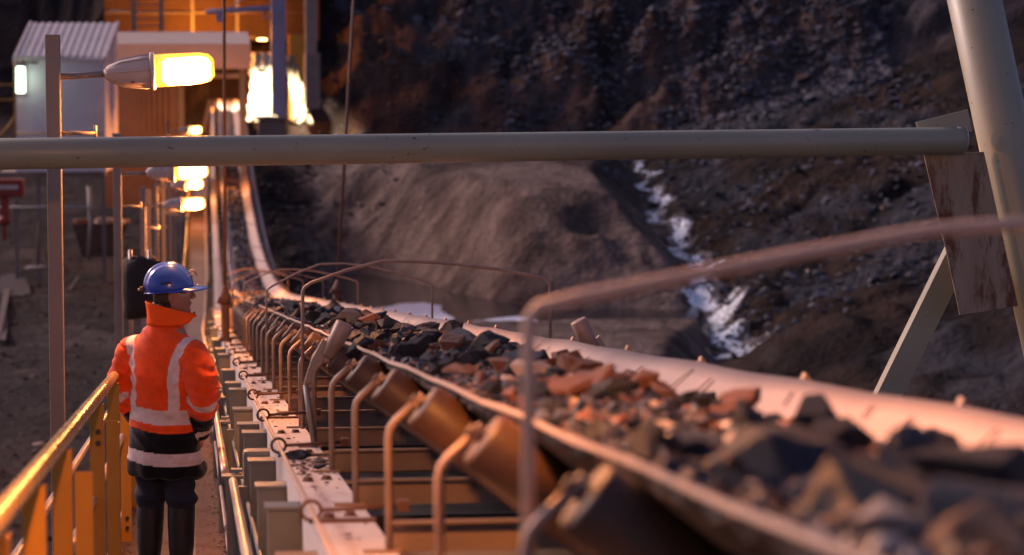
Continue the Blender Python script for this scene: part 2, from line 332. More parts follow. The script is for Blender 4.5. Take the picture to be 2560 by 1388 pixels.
def ribbon():
    mb = MB(); K = 22; rows = []
    ysr = np.arange(84, 127, .16); W_ = np.interp(ysr, [84, 92, 104, 116, 127], [.75, .8, .55, .34, .2]); cx = np.interp(ysr, SY, SX)+.32*np.sin(ysr*.9)+.22*np.sin(ysr*2.3)
    XX = cx[:, None]+np.linspace(-1, 1, K)[None, :]*W_[:, None]; YY = np.repeat(ysr[:, None], K, 1); ZZ = terrain(XX, YY)+.05
    mb.v = [tuple(v) for v in np.stack([XX, YY, ZZ], -1).reshape(-1, 3)]; ii = np.arange(XX.size).reshape(XX.shape)
    mb.f = np.stack([ii[:-1, :-1], ii[:-1, 1:], ii[1:, 1:], ii[1:, :-1]], -1).reshape(-1, 4).tolist(); mb.sm = [True]*len(mb.f)
    m = mat('rapids', (.05, .035, .03), (.05, .035, .03), 1, .3, bump=.5, bsc=6, bdist=.06); t = m.node_tree; b = t.nodes['Principled BSDF']; N = t.nodes.new
    tc = N('ShaderNodeTexCoord'); mp = N('ShaderNodeMapping'); mp.inputs['Scale'].default_value = (1.0, .8, 1.0); t.links.new(tc.outputs['Object'], mp.inputs[0])
    no = N('ShaderNodeTexNoise'); no.inputs['Scale'].default_value = 4.2; no.inputs['Detail'].default_value = 7; no.inputs['Roughness'].default_value = .62; no.inputs['Distortion'].default_value = .8; t.links.new(mp.outputs[0], no.inputs[0])
    a = N('ShaderNodeAttribute'); a.attribute_name = 'flow'; ad = N('ShaderNodeMath'); ad.operation = 'SUBTRACT'; t.links.new(no.outputs[0], ad.inputs[0]); t.links.new(a.outputs['Fac'], ad.inputs[1])
    rp = N('ShaderNodeMapRange'); rp.inputs[1].default_value = .0; rp.inputs[2].default_value = .05; t.links.new(ad.outputs[0], rp.inputs[0])
    mx = N('ShaderNodeMix'); mx.data_type = 'RGBA'; mx.inputs[6].default_value = (.045, .032, .028, 1); mx.inputs[7].default_value = (.78, .86, .92, 1); t.links.new(rp.outputs[0], mx.inputs[0]); t.links.new(mx.outputs[2], b.inputs['Base Color'])
    o = mb.build('stream_water', m); e = np.abs(np.linspace(-1, 1, K))[None, :]**2.5*.4+.42+0*XX+.05*np.sin(YY*1.7)
    at_ = o.data.attributes.new('flow', 'FLOAT', 'POINT'); at_.data.foreach_set('value', e.ravel()); tag(o, kind='structure')
ribbon()
mb = MB(); random.seed(5)
pts = []
for i in range(len(SP)-1):
    for k in range(10):
        t = k/10; pts.append(tuple(a*(1-t)+b*t for a, b in zip(SP[i], SP[i+1])))
wv = 0
for i, (px, py, d) in enumerate([]):
    for rep in range(5):
        w = .05+.20*sstep(440, 800, np.array([py]))[0]*random.uniform(.3, 1.5)
        cx = at(px, py, d).x+random.gauss(0, .10+.34*sstep(450, 800, np.array([py]))[0])+.25*math.sin(i*.7); cy = at(px, py, d).y+random.uniform(-.6, .6)
        if random.random() < .25+.25*math.sin(i*.9+1): continue
        n = 14; z = gz(cx, cy)+.05
        ring = [Vector((cx+math.cos(a)*w*random.uniform(.6, 1.25), cy+math.sin(a)*w*random.uniform(1.6, 4.2), z)) for a in [2*PI*j/n for j in range(n)]]
        for r_ in ring: r_.z = max(gz(r_.x, r_.y), z-.1)+.04
        mb.add([Vector((cx, cy, z+.05))]+ring, [(0, 1+j, 1+(j+1) % n) for j in range(n)], True)

# ------------------------------------------------------------------ stones
def rock_mesh(name, m, seed, flat=.6, pts=16, rough=.06):
    r = random.Random(seed); bm = bmesh.new()
    for i in range(pts):
        v = Vector((r.gauss(0, 1), r.gauss(0, 1), r.gauss(0, 1))).normalized(); bm.verts.new((v.x*r.uniform(.8, 1.1), v.y*r.uniform(.7, 1), v.z*flat*r.uniform(.8, 1.1)))
    res = bmesh.ops.convex_hull(bm, input=bm.verts[:])
    bmesh.ops.delete(bm, geom=[v for v in bm.verts if not v.link_faces], context='VERTS')
    if rough:
        bmesh.ops.bevel(bm, geom=bm.edges[:], offset=.025, segments=1, affect='EDGES')
        bmesh.ops.triangulate(bm, faces=bm.faces[:]); bmesh.ops.subdivide_edges(bm, edges=bm.edges[:], cuts=2, use_grid_fill=True)
        for v in bm.verts:
            n = noise.noise_vector(v.co*2.1+Vector((seed, 0, 0)))*rough*1.1+noise.noise_vector(v.co*6+Vector((seed, 3, 0)))*rough
            # slaty cleavage steps
            st = math.floor((v.co.z+v.co.x*.3)*7+noise.noise(v.co*1.5)*1.5); n += Vector((v.co.x, v.co.y, 0))*(.028*((st*7919) % 5-2)/2)
            v.co += n
    me = bpy.data.meshes.new(name); bm.to_mesh(me); bm.free(); me.materials.append(m); return me
def merged(name, protos, places, m, jitter=.0):
    """many low stones as one mesh: places = (loc, scale xyz, rot)"""
    VV = []; FF = []; n = 0; LT = []
    data = [(np.array([v.co[:] for v in p.vertices]), [list(f.vertices) for f in p.polygons]) for p in protos]
    for i, (loc, sc, rt) in enumerate(places):
        v, f = data[i % len(data)]; Rm = np.array(Euler(rt).to_matrix()); VV.append((v*np.array(sc)) @ Rm.T+np.array(loc)); FF += [[a+n for a in q] for q in f]; n += len(v)
    me = bpy.data.meshes.new(name); me.from_pydata(np.concatenate(VV).tolist(), [], FF); me.materials.append(m); me.update(); o = bpy.data.objects.new(name, me); COL.objects.link(o); return o
low = [rock_mesh('stone_form', M['rockmass'], 100+i, .65, 11, 0) for i in range(9)]
def scatter(name, n, fx, m, smin, smax, seed, dens=None):
    r = random.Random(seed); P = []; c = 0
    while len(P) < n and c < n*8:
        c += 1; x, y = fx(r)
        if dens and r.random() > dens(x, y): continue
        s = smin*(smax/smin)**(r.random()**2.2); P.append((x, y, s, r.random(), r.random(), r.random()))
    xy = np.array([(p[0], p[1]) for p in P]); z = terrain(xy[:, 0], xy[:, 1])
    return merged(name, low, [((p[0], p[1], z[i]+p[2]*.15), (p[2]*(.7+.6*p[3]), p[2]*(.7+.6*p[4]), p[2]*(.5+.5*p[5])), (p[3]*1.2-.6, p[4]*1.2-.6, p[5]*6.28)) for i, p in enumerate(P)], m)
def hillxy(r): y = r.uniform(124, 145); return (r.uniform(1, 33)*y/135, y)
def dh(x, y): return float(np.clip(fbm(np.array([x*.25+9.]), np.array([y*.25]), 41)[0]*3.2-1.55+(x-15)*.085, .02, 1))
tag(scatter('scree', 17000, hillxy, M['rockmass'], .06, .38, 1, dh), 'grey blocky scree covering the upper right hillside', kind='stuff')
tag(scatter('rubble', 4500, hillxy, M['rockmass2'], .05, .26, 2), 'brown rubble scattered over the hill face', kind='stuff')
def rightxy(r): y = r.uniform(84, 128); return (float(np.interp(y, SY, SX))+r.uniform(-.2, 12), y)
tag(scatter('gravel', 5200, rightxy, M['rockmass'], .035, .26, 3), 'loose grey gravel on the slope right of the stream', kind='stuff')
def beltxy(r): y = r.uniform(88, 128); return (r.gauss(3.7, 1.0), y)
tag(scatter('rubble_bank', 1500, beltxy, M['rockmass2'], .04, .22, 4), 'dark rubble bank beside the far part of the conveyor', kind='stuff')
def ledgexy(r): y = r.uniform(112, 126); return (r.uniform(7, 20), y)
tag(scatter('mound_rubble', 1500, ledgexy, M['rockmass'], .04, .2, 6, lambda x, y: float(np.exp(-((x-13.5)/5.0)**2-((y-117)/5)**2))), 'rubble on top of the dark mound above the tan bank', kind='stuff')
def yardxy(r): y = r.uniform(44, 112); return (-r.uniform(.01, .068)*y, y)
tag(scatter('yard_gravel', 1400, yardxy, M['rockmass2'], .02, .13, 5), 'small stones strewn over the yard ground', kind='stuff')
# boulders one can point to
for i, (px, py, d, s, m, lab) in enumerate([
        (1690, 215, 131, .62, 'rockmass', 'smooth rounded grey boulder on the hillside above the crossbar'),
        (2225, 520, 104, .5, 'palerock', 'pale pointed boulder left of the rusty gusset plate'),
        (2020, 680, 92, .22, 'palerock', 'small pale stone on the slope just under the blurred bar'),
        (1930, 522, 106, .2, 'rockmass', 'lone grey stone on the dark slope right of the stream'),
        (1890, 265, 128, .4, 'rockmass2', 'brown boulder at the foot of the right scree slope'),
        (1255, 308, 127, .35, 'rockmass', 'right grey stone of the pair lying just above the crossbar'),
        (1190, 304, 127, .3, 'rockmass', 'left grey stone of the pair lying just above the crossbar'),
        (905, 512, 108, .3, 'palerock', 'flat pale stone near the top of the tan bank'),
        (2005, 195, 131, .85, 'rockmass2', 'large reddish brown boulder high on the right hillside'),
        (1150, 110, 136, .7, 'rockmass', 'broad grey boulder standing out of the middle hillside'),
        (95, 1112, 57, .17, 'palerock', 'flat pale stone in the yard left of the yellow handrail')]):
    p = at(px, py, d)
    # slide along the view ray until it meets the ground
    o = Vector((0, 0, CZ)); dv = p-o; t = .5
    while t < 1.8 and (o+dv*t).z > gz((o+dv*t).x, (o+dv*t).y): t += .003
    q = o+dv*t; b = link_mesh('boulder', rock_mesh('boulder', M[m], 300+i, .6, 18, .07), None, q, (0, .2, i), (s, s*.8, s*.75)); tag(b, lab, 'boulder')
# ------------------------------------------------------------------ conveyor
Y0, Y1 = 2.0, 146.0
conv = thing('belt_conveyor', 'long troughed belt conveyor loaded with ore, sagging away and rising to the far crusher', 'conveyor', L(1.15, .9, Y0))
# belt: trough with real thickness
XM1, XM2 = 1.0, 1.31; HB = .515
top = [(XL, EDGE), (.74, .332), (XM1-.04, HB-.022), (XM1+.03, HB), (XM2-.03, HB), (XM2+.04, HB-.022), (1.57, .332), (XR, EDGE)]
bot = [(x, h+.013) for x, h in reversed(top)]
mb = MB(); ysb = list(np.arange(Y0, Y1, .4)); prof = top+bot; n = len(prof)
vs = []
for i, y in enumerate(ysb):
    ph = (y-2.84)/1.6; sag = .003*(1-math.cos(2*PI*ph))
    for x, h in prof:
        w = abs(x-1.154)/.475; vs.append(L(x+.002*math.sin(y*1.7)*w, h+sag*w+.0012*math.sin(y*2.3+x*5), y))
fs = [(i*n+j, i*n+(j+1) % n, (i+1)*n+(j+1) % n, (i+1)*n+j) for i in range(len(ysb)-1) for j in range(n)]+[tuple(range(n)), tuple((len(ysb)-1)*n+j for j in range(n))]
mb.add(vs, fs, True); belt = mb.build('belt', M['belt'], conv); belt.data.materials.append(M['beltunder'])
for p in belt.data.polygons:
    if p.index < (len(ysb)-1)*n:
        j = p.index % n
        if 8 <= j <= 14: p.material_index = 1
        if j in (7, 15): p.use_smooth = False
mb = MB()                                                      # scuff marks: thin rubber lifts on the right wall
rr = random.Random(8); y = 5.0
mk = MB()
while y < 22:
    t0 = rr.uniform(.04, .1); t1 = t0+rr.uniform(.05, .12)
    def wp(t, yy): return L(XR-t*.819, EDGE-.003+t*.574*.93, yy)
    w_ = rr.uniform(.012, .03); d_ = rr.uniform(.06, .11)
    mk.quadslab([wp(t0, y+d_), wp(t0, y+d_+w_), wp(t1, y+w_), wp(t1, y)], (-.001, 0, .0015)); y += rr.uniform(.4, .9)
mk.build('scuff_mark', M['scuff'], conv)
# stringers
for x0, x1, nm in ((.34, .53, 'l'), (1.77, 1.95, 'r')):
    mb = MB(); strip(mb, rect(x0, x1, .74, .752), Y0, Y1, 1); strip(mb, rect(x0, x0+.012, .7525, 1.0), Y0, Y1, 1); strip(mb, rect(x0+.0125, x1-.02, .985, 1.0), Y0, Y1, 1)
    if nm == 'l': mb.build('stringer', M['white'], conv)
    else: mb.build('stringer', M['white'], conv)
# splice gaps and bolts on the left flange
y = 3.5; rr = random.Random(2)
while y < 44:
    for dx in (.40, .47):
        bolts = MB()
        c = L(dx, .728, y+dx); bolts.box(c+Vector((0, 0, -.004)), (.024, .024, .014), rotm(0, 0, rr.random())); 
        bolts.box(c+Vector((0, .0, -.0105)), (.042, .042, .003)); bolts.build('flange_bolt', M['rust'], conv)
    y += 1.6
for y in np.arange(5.35, 60, 3.2): mb = MB(); mb.box(L(.435, .735, y), (.20, .035, .012)); mb.build('splice_plate', M['rust'], conv)
# cross members
for i, y in enumerate(np.arange(4.0, 90, 1.6)):
    mb = MB(); c = L(1.15, .86, y); mb.box(c, (1.235, .30, .014)); mb.box(c+Vector((0, -.145, -.05)), (1.235, .01, .085)); mb.build('cross_member', M['dark'] if i % 3 else M['coolochre'], conv)
# dirt tray / lower decking seen between members
mb = MB(); strip(mb, rect(.56, 1.76, 1.32, 1.335), Y0, 90, 1); mb.build('return_belt', M['dark'], conv)
# idlers
IY = [1.24+1.6*k for k in range(1, 90)]
def cyl(mb, a, b, r, n=22, bev=.012):
    a = Vector(a); b = Vector(b); u = (b-a).normalized(); mb.tube([a, a+u*bev, b-u*bev, b], r, n, rr=[r-bev, r, r, r-bev]); return mb
def V3(x, h): return Vector((x, 0, -h))
rm = {}
for nm, (a, b) in {'left': ((.60, .345), (.905, .592)), 'mid': ((.985, .611), (1.323, .611)), 'right': ((1.403, .592), (1.708, .345))}.items():
    mb = MB(); A = V3(*a); B = V3(*b); cyl(mb, A, B, .071); u = (B-A).normalized(); mb.tube([A-u*.035, A], .014, 8); mb.tube([B, B+u*.03], .014, 8)
    o = mb.build('roller', M['roller']); rm[nm] = o.data; bpy.data.objects.remove(o)
mb = MB()
# bent flat bars up from the flange and the cradle under the rollers
for sx_ in (1, -1):
    def X(x): return x if sx_ == 1 else 2.308-x
    mb.tube([V3(X(.51), .742), V3(X(.51), .43), V3(X(.515), .405), V3(X(.53), .385), V3(X(.585), .335)], .0112, 8)
    mb.box(V3(X(.592), .330), (.035, .026, .02), rotm(0, -.8*sx_, 0)); mb.box(V3(X(.49), .733), (.1, .05, .01))
    mb.box(V3(X(.945), .635), (.012, .03, .10))
    if sx_ == -1: mb.prism([(X(.61), -.345), (X(.70), -.345), (X(.668), -.272)], 'y', -.022, .022)
mb.box(V3(1.154, .694), (1.29, .008, .082)); mb.box(V3(1.154, .657), (1.28, .06, .007))
nbm = 2
fo = mb.build('idler_frame', M['rod']); fm = fo.data; fm.materials.append(M['beam'])
for p in list(fm.polygons)[-12:]: p.material_index = 1
fm; bpy.data.objects.remove(fo)
cw = wloc(conv)
for k, y in enumerate(IY):
    fr = link_mesh('idler_frame', fm, conv, L(0, 0, y)-cw); fr.rotation_euler = (-math.atan(slope(y)), 0, 0)
    if y < 64:
        for nm in ('left', 'mid', 'right'): link_mesh('roller', rm[nm], fr)
# hoops over the belt
def hoop(y, peak, lh=.06, rh=.03, skew=0):
    P = [L(.515, .74, y), L(.52, lh+.02, y), L(.53, lh, y), L(.56, lh-.02, y)]
    for t in (.15, .3, .45, .6, .8, .93):
        x = .56+t*1.15; hh = lh-.02+(peak-lh)*math.sin(min(1, t/.45)*PI/2) if t < .45 else peak+(rh-peak)*((t-.45)/.55)**1.6
        P.append(L(x, hh, y+skew*t))
    P += [L(1.71, rh, y+skew), L(1.725, rh+.03, y+skew), L(1.73, .74, y+skew)]
    mb = MB(); mb.tube(P, .0085, 8); return mb.build('guard_hoop', M['rod'], conv)
P0 = [(.517, .74), (.519, .10), (.52, .068), (.535, .051), (.60, .036), (.69, .019), (.877, -.016), (1.03, -.043), (1.16, -.065), (1.30, -.074), (1.55, -.04), (1.70, .01), (1.725, .04), (1.73, .74)]
mb = MB(); mb.tube([L(x, h_, 4.45) for x, h_ in P0], .011, 10); mb.build('guard_hoop', M['palerod'], conv); hoop(13.9, -.07, .05, .02)
hoop(20.9, -.095, .085, .055); hoop(30.5, -.08, .06, .05); hoop(38.8, -.08, .06, .05)
for y in (46, 54.5, 63, 72, 82): hoop(y, -.08, .06, .05)
# pull cord, eye bolts
mb = MB(); pathtube(mb, .318, .655, Y0, 80, .008, .8, 8); mb.build('pull_cord', M['rod'], conv)
for i, y in enumerate([7.97, 11.1, 13.6, 16.0, 19.2, 22.2, 25.2, 28.2, 31.2, 34.2, 37.2]):
    mb = MB(); c = L(.318, .655, y); mb.tube([c+Vector((.028*math.cos(a), 0, .028*math.sin(a))) for a in [2*PI*j/12 for j in range(13)]], .006, 6, cap=False)
    mb.tube([c+Vector((.028, 0, 0)), L(.57, .645, y)], .007, 6); mb.box(L(.575, .645, y), (.03, .03, .03)); mb.build('eye_bolt', M['rustrod'], conv)
# guide rollers beside the belt
def guide(y, sgn):
    X = (lambda x: x) if sgn == 1 else (lambda x: 2.308-x); yy = y
    ar = MB(); ar.tube([L(X(.51), .745, yy-.05), L(X(.49), .60, yy-.03), L(X(.475), .47, yy)], .013, 8)
    ar.quadslab([L(X(.465), .47, yy), L(X(.50), .455, yy), L(X(.585), .30, yy), L(X(.55), .27, yy), L(X(.50), .36, yy)], (0, .03, 0)); a = ar.build('guide_arm', M['galv'], conv)
    r_ = MB(); cyl(r_, L(X(.575), .35, yy), L(X(.645), .20, yy), .038, 18, .006); r_.tube([L(X(.565), .375, yy), L(X(.575), .35, yy)], .02, 8); r_.build('guide_roller', M['rod'], a)
guide(12.4, 1); guide(12.4, -1)
# trestle posts below the near stringer
cm = [M['cool'], M['coolochre'], M['cool']]
ysup = [5.1, 6.5, 8.0, 9.3, 10.8, 12.3, 13.8, 15.4, 17.2, 19.2, 21.5, 24.5, 28, 32, 37, 43, 50, 58, 67, 77, 88]
for i, y in enumerate(ysup):
    mb = MB(); x = .285; t = L(x, .80 if i % 3 else .76, y); b = L(x, 2.1, y); w = .11
    mb.box(((t.x), t.y, (t.z+b.z)/2), (w, .01, t.z-b.z)); mb.box((t.x-w/2+.004, t.y+.041, (t.z+b.z)/2), (.008, .07, t.z-b.z-.004)); mb.box((t.x+w/2-.004, t.y+.041, (t.z+b.z)/2), (.008, .07, t.z-b.z-.004))
    mb.box((t.x, t.y+.04, t.z+.006), (w+.02, .11, .01)); mb.build('trestle_post', M['coolochre'] if y < 9 else M['cool'], conv)
pn = MB()
for y in (13.3,): pn.box(L(.30, 1.15, y), (.17, .10, .70), bev=.02)
pn.build('junction_box', M['cool'], conv)
# legs down to the ground
for y in (30, 52, 74, 96, 118):
    mb = MB()
    for x in (.44, 1.86):
        a = L(x, 1.0, y); b = Vector((x+sh(y), y, gz(x, y)-.2)); mb.box((a+b)/2, (.12, .12, a.z-b.z))
    a = L(.44, 1.05, y); b = L(1.86, 1.05, y); mb.tube([a, Vector((b.x, b.y, gz(1.8, y)+.2))], .03, 6); mb.build('leg', M['cool'], conv)

# ------------------------------------------------------------------ ore on the belt
vars_ = []
for i in range(14):
    m = M[['slate', 'slate', 'slate2', 'brownrock', 'slate', 'slate2', 'slate'][i % 7]]; vars_.append((rock_mesh('ore_rock', m, 500+i, .6+.03*(i % 4), 12+i % 4, .03), m.name))
def bedh(x, y=0):
    a = float(np.interp(x, [XL+.015, .80, 1.08, 1.33, 1.47, 1.52], [.325, .325, .318, .365, .405, .43]))
    b = float(np.interp(x, [.70, .80, .89, 1.10, 1.30, 1.38, 1.6], [.60, .50, .415, .385, .42, .50, .58])); t = min(1, max(0, (y-33)/7)); return a*(1-t)+b*t
mb = MB(); ysf = np.arange(2.6, 140, .055) if False else np.concatenate([np.arange(2.6, 26, .05), np.arange(26, 70, .12), np.arange(70, 142, .4)]); xsf = np.linspace(XL+.014, 1.50, 34)
GXf, GYf = np.meshgrid(xsf, ysf); hh = np.array([bedh(x, 0) for x in xsf])[None, :]+0*GXf; hb = np.array([bedh(x, 99) for x in xsf])[None, :]+.05*(fbm(GXf*4, GYf*1.3, 91, 3)-.5)*2; tt = np.clip((GYf-33)/7, 0, 1); hh = hh*(1-tt)+hb*tt
hh = hh-.035*(fbm(GXf*9, GYf*9, 71, 3)-.5)*2-.05*(fbm(GXf*2.5, GYf*1.6, 75, 2)-.5)*np.clip((GXf-.72)*8, 0, 1)
gyv = np.array([g(v) for v in ysf])[:, None]; shv = np.array([sh(v) for v in ysf])[:, None]
vv = np.stack([GXf+shv, GYf, CZ-hh-gyv], -1).reshape(-1, 3); ii = np.arange(len(vv)).reshape(GXf.shape)
mb.v = [tuple(v) for v in vv]; mb.f = np.stack([ii[:-1, :-1], ii[:-1, 1:], ii[1:, 1:], ii[1:, :-1]], -1).reshape(-1, 4).tolist(); mb.sm = [False]*len(mb.f)
ob = mb.build('ore_bed', M['fines']); tag(ob, 'bed of crushed ore fines filling the belt trough', kind='stuff')
rr = random.Random(17); P = {0: [], 1: [], 2: [], 3: []}
lowore = [rock_mesh('chip', M['slate'], 700+i, .55, 10, 0) for i in range(8)]
def putchip(y, s, x=None):
    x = x if x is not None else rr.uniform(XL+.02, 1.50); x = x if y < 33 else rr.uniform(.88, 1.34); p = L(x, bedh(x, y)-.012-s*.2, y); k = rr.choices([0, 1, 2, 3], [6, 4, 2.5, .9])[0]
    P[k].append((tuple(p), (s*rr.uniform(.7, 1.3), s*rr.uniform(.7, 1.3), s*rr.uniform(.4, .9)), (rr.uniform(-.7, .7), rr.uniform(-.7, .7), rr.uniform(0, 6.28))))
for _ in range(4200): putchip(2.7+(rr.random()**1.5)*27, rr.choice([.012, .016, .022, .03]))
for _ in range(5200): putchip(rr.uniform(29, 112), rr.choice([.03, .045, .06, .085]))
for k, (mn, nm) in enumerate((('slate', 'dark'), ('slate2', 'grey'), ('brownrock', 'rusty brown'), ('palerock', 'pale'))):
    tag(merged('ore_chips', lowore, P[k], M[mn]), nm+' ore chips strewn through the load on the belt', kind='stuff')
def ore(x, h, y, s, vi, rot, lab, sc=(1, 1, 1), group=None, mtl=None):
    me = vars_[vi][0]
    if mtl: me = rock_mesh('ore_rock', M[mtl], 900+int(y*10)+vi, .62, 11, .022)
    o = link_mesh('ore_rock', me, None, L(x, h, y), rot, (s*sc[0], s*sc[1], s*sc[2])); tag(o, lab, 'rock', group)
    return o
def atore(px, py, y, s, vi, lab, rot=None, sc=(1, 1, 1), mtl=None):
    p = at(px, py, y); x = p.x; hgt = CZ-p.z-g(p.y); return ore(x-sh(p.y), hgt, p.y, s, vi, rot or (rr.uniform(-.5, .5), rr.uniform(-.5, .5), rr.uniform(0, 6)), lab, sc, mtl=mtl)
big = [(1055, 860, 12.9, .105, 'rounded dark slate rock lying beside the bare belt wall', 'slate'),
    (1150, 878, 12.0, .10, 'flat grey slate rock with pale veins in front of the rounded dark one', 'slate2'),
    (1190, 872, 11.6, .06, 'small brown edged block touching the belt wall', 'slate'),
    (1005, 825, 14.6, .085, 'jagged black rock standing highest in the middle distance of the load', 'slate'),
    (1040, 825, 14.9, .05, 'narrow upright slab leaning right of the jagged black rock', 'slate'),
    (945, 850, 13.6, .075, 'pointed dark rock standing behind the left guide roller', 'slate'),
    (925, 800, 16.5, .085, 'reddish brown block beside the far belt wall', 'brownrock'),
    (905, 872, 12.2, .10, 'long dark slab along the left belt edge', 'slate'),
    (870, 800, 16.2, .11, 'broad flat grey slab behind the left guide roller', 'slate2'),
    (785, 790, 18.8, .09, 'dark pile stone where the belt begins to bend', 'slate'),
    (1050, 905, 10.6, .085, 'brown oval rock on the left edge under the grey slab', 'brownrock'),
    (1255, 885, 10.9, .075, 'dark wedge rock by the scuffed belt wall', 'slate'),
    (1310, 905, 9.9, .10, 'half lit grey boulder ahead of the rusty heap', 'slate'),
    (1400, 895, 9.7, .085, 'rusty block at the top back of the brown heap', 'brownrock'),
    (1450, 920, 8.9, .10, 'tall rusty peak rock in the brown heap', 'brownrock'),
    (1340, 945, 8.6, .10, 'pale topped rock shining in the brown heap', 'palerock'),
    (1250, 930, 9.2, .09, 'orange lit rock at the left end of the brown heap', 'brownrock'),
    (1500, 960, 8.2, .12, 'large rust brown rock with a dark right face', 'brownrock'),
    (1380, 985, 7.9, .10, 'brown slab low in front of the brown heap', 'brownrock'),
    (1180, 925, 9.6, .07, 'pinkish pale stone left of the brown heap', 'palerock'),
    (1585, 1010, 7.3, .095, 'lone bright rust coloured block ahead of the fines patch', 'brownrock'),
    (1440, 1035, 7.2, .06, 'small pale stone on the near side of the lone rust block', 'palerock'),
    (1830, 1085, 5.6, .115, 'black flat topped rock at the middle of the near load', 'slate'),
    (2010, 1060, 5.5, .11, 'long dark slab against the near belt wall', 'slate'),
    (2100, 1090, 5.1, .075, 'small black rock right of the long dark slab', 'slate'),
    (1760, 1150, 5.0, .10, 'grey rock with a light top at the left of the near load', 'slate2'),
    (1965, 1200, 4.35, .155, 'large brown pyramid rock with a blue grey side', 'slate2'),
    (2045, 1150, 4.7, .08, 'grey block leaning on the large pyramid rock', 'slate2'),
    (2170, 1265, 3.75, .135, 'big round shouldered black rock in front', 'slate'),
    (2270, 1150, 4.4, .09, 'blue grey rock behind the big black rock', 'slate2'),
    (2330, 1140, 4.5, .07, 'dark upright rock by the right belt wall', 'slate'),
    (2460, 1215, 4.0, .13, 'dark peaked rock nearest the right frame edge', 'slate'),
    (2350, 1290, 3.6, .09, 'low dark stone between the two big black rocks', 'slate'),
    (2400, 1345, 3.4, .14, 'pale grey slab at the bottom right corner', 'slate2'),
    (2530, 1300, 3.6, .045, 'small white stone at the right frame edge', 'palerock'),
    (2215, 1335, 3.4, .06, 'pale stone at the foot of the big round black rock', 'palerock'),
    (2500, 1385, 3.2, .10, 'rose brown rock in the very corner of the load', 'brownrock'),
    (1680, 1090, 5.9, .07, 'brown edged stone beside the fines patch', 'slate'),
    (1620, 1090, 6.2, .04, 'small dark stone sitting on the pale fines', 'slate'),
    (1890, 1130, 5.0, .035, 'small white pebble behind the pyramid rock', 'palerock'),
    (1985, 1110, 5.2, .06, 'orange lit pale stone behind the pyramid rock', 'palerock')]
for i, (px, py, d, s, lab, mt) in enumerate(big):
    atore(px, py, d, s*.92, i % 14, lab, mtl=mt, rot=(rr.uniform(-.4, .4), rr.uniform(-.5, .5), rr.uniform(0, 6)))
zones = [(3.0, 7.0, 26, .03, .075, 'medium ore rock in the blurred foreground of the load'), (7.0, 10.0, 44, .03, .075, 'medium ore rock around the rusty heap'),
         (10.0, 14.0, 60, .04, .10, 'medium ore rock in the load beside the left guide roller'), (14.0, 19.5, 60, .045, .105, 'medium ore rock in the load short of the bend'),
         (19.5, 30, 62, .05, .11, 'ore rock in the load at the bend of the belt')]
for a, b, n_, s0, s1, lab in zones:
    for i in range(n_):
        s = s0*(s1/s0)**(rr.random()**1.6); x = rr.uniform(XL+.03+s*.5, 1.46-s*.6); vi = rr.choices(range(14), [1]*14)[0]
        if 7 < a+1 and a < 9 and rr.random() < .6: vi = rr.choice([3, 10, 6, 13])
        ore(x, bedh(x)-.02-s*.33, rr.uniform(a, b), s, vi, (rr.uniform(-.6, .6), rr.uniform(-.6, .6), rr.uniform(0, 6.28)), lab, (rr.uniform(.9, 1.3), rr.uniform(.7, 1), rr.uniform(.7, 1.1)), group=lab.replace('ore rock', 'ore rocks'))
# spilled stones on the flange
for x, y, s, lab in ((.40, 11.55, .07, 'dark spilled stone lying on the left side of the white flange'), (.50, 11.3, .045, 'spilled brown lump beside the dark stone on the flange'), (.47, 10.95, .035, 'small spilled lump under the rusty eye bolt'),):
    o = link_mesh('spilled_stone', rock_mesh('spilled_stone', M['slate2'], int(y*100), .6, 14, .05), None, L(x, .735-s*.2, y), (0, .1, 2), (s, s*1.1, s*.6)); tag(o, lab, 'rock')
rr2 = random.Random(4); Q_ = []
for _ in range(420):
    y = rr2.uniform(10.6, 12.0) if rr2.random() < .4 else rr2.uniform(5, 40); x = rr2.uniform(.37, .52); s = rr2.choice([.005, .008, .013]); Q_.append((tuple(L(x, .737, y)), (s, s*1.2, s*.6), (0, 0, rr2.random()*6)))
tag(merged('spilled_grit', lowore, Q_, M['rust']), 'grit and crumbs spilled along the white flange', kind='stuff')

# ------------------------------------------------------------------ walkway and handrails
wk = thing('walkway', 'narrow dusty steel walkway running down beside the conveyor', 'walkway', L(-.13, HW, 8))
mb = MB(); 
for y in np.arange(7, 122, 1.6):
    strip(mb, rect(-.47, .20, HW, HW+.02), y, y+1.585, .79)
mb.build('deck', M['deck'], wk)
mb = MB(); ysd = np.arange(7, 45, .075)                         # raised tread bars across the deck
for y in ysd:
    for x0 in (-.46, -.235, -.01):
        strip(mb, rect(x0, x0+.205, HW-.005, HW-.0005), y, y+.03, .03)
mb.build('tread_pattern', M['deck'], wk)
for x in (-.49, .205):
    mb = MB(); strip(mb, rect(x, x+.012, HW-.11, HW+.05), 6, 122, 1); mb.build('toe_board', M['toe'], wk)
rr3 = random.Random(9); Q_ = []
for _ in range(500):
    y = rr3.uniform(12, 34); x = rr3.choice([-.46+abs(rr3.gauss(0, .04)), .17-abs(rr3.gauss(0, .05))]); s = rr3.choice([.004, .007, .012]); Q_.append((tuple(L(x, HW-.01, y)), (s, s*1.6, s*.8), (0, 0, rr3.random()*6)))
tag(merged('walkway_grit', lowore, Q_, M['rust']), 'dirt and crumbs along both edges of the walkway deck', kind='stuff')
o = link_mesh('fallen_stone', rock_mesh('fallen_stone', M['slate2'], 77, .8, 12, .04), None, L(.15, HW-.03, 18.3), (0, 0, 1), (.028, .03, .04)); tag(o, 'small angular stone fallen at the right edge of the walkway', 'rock')
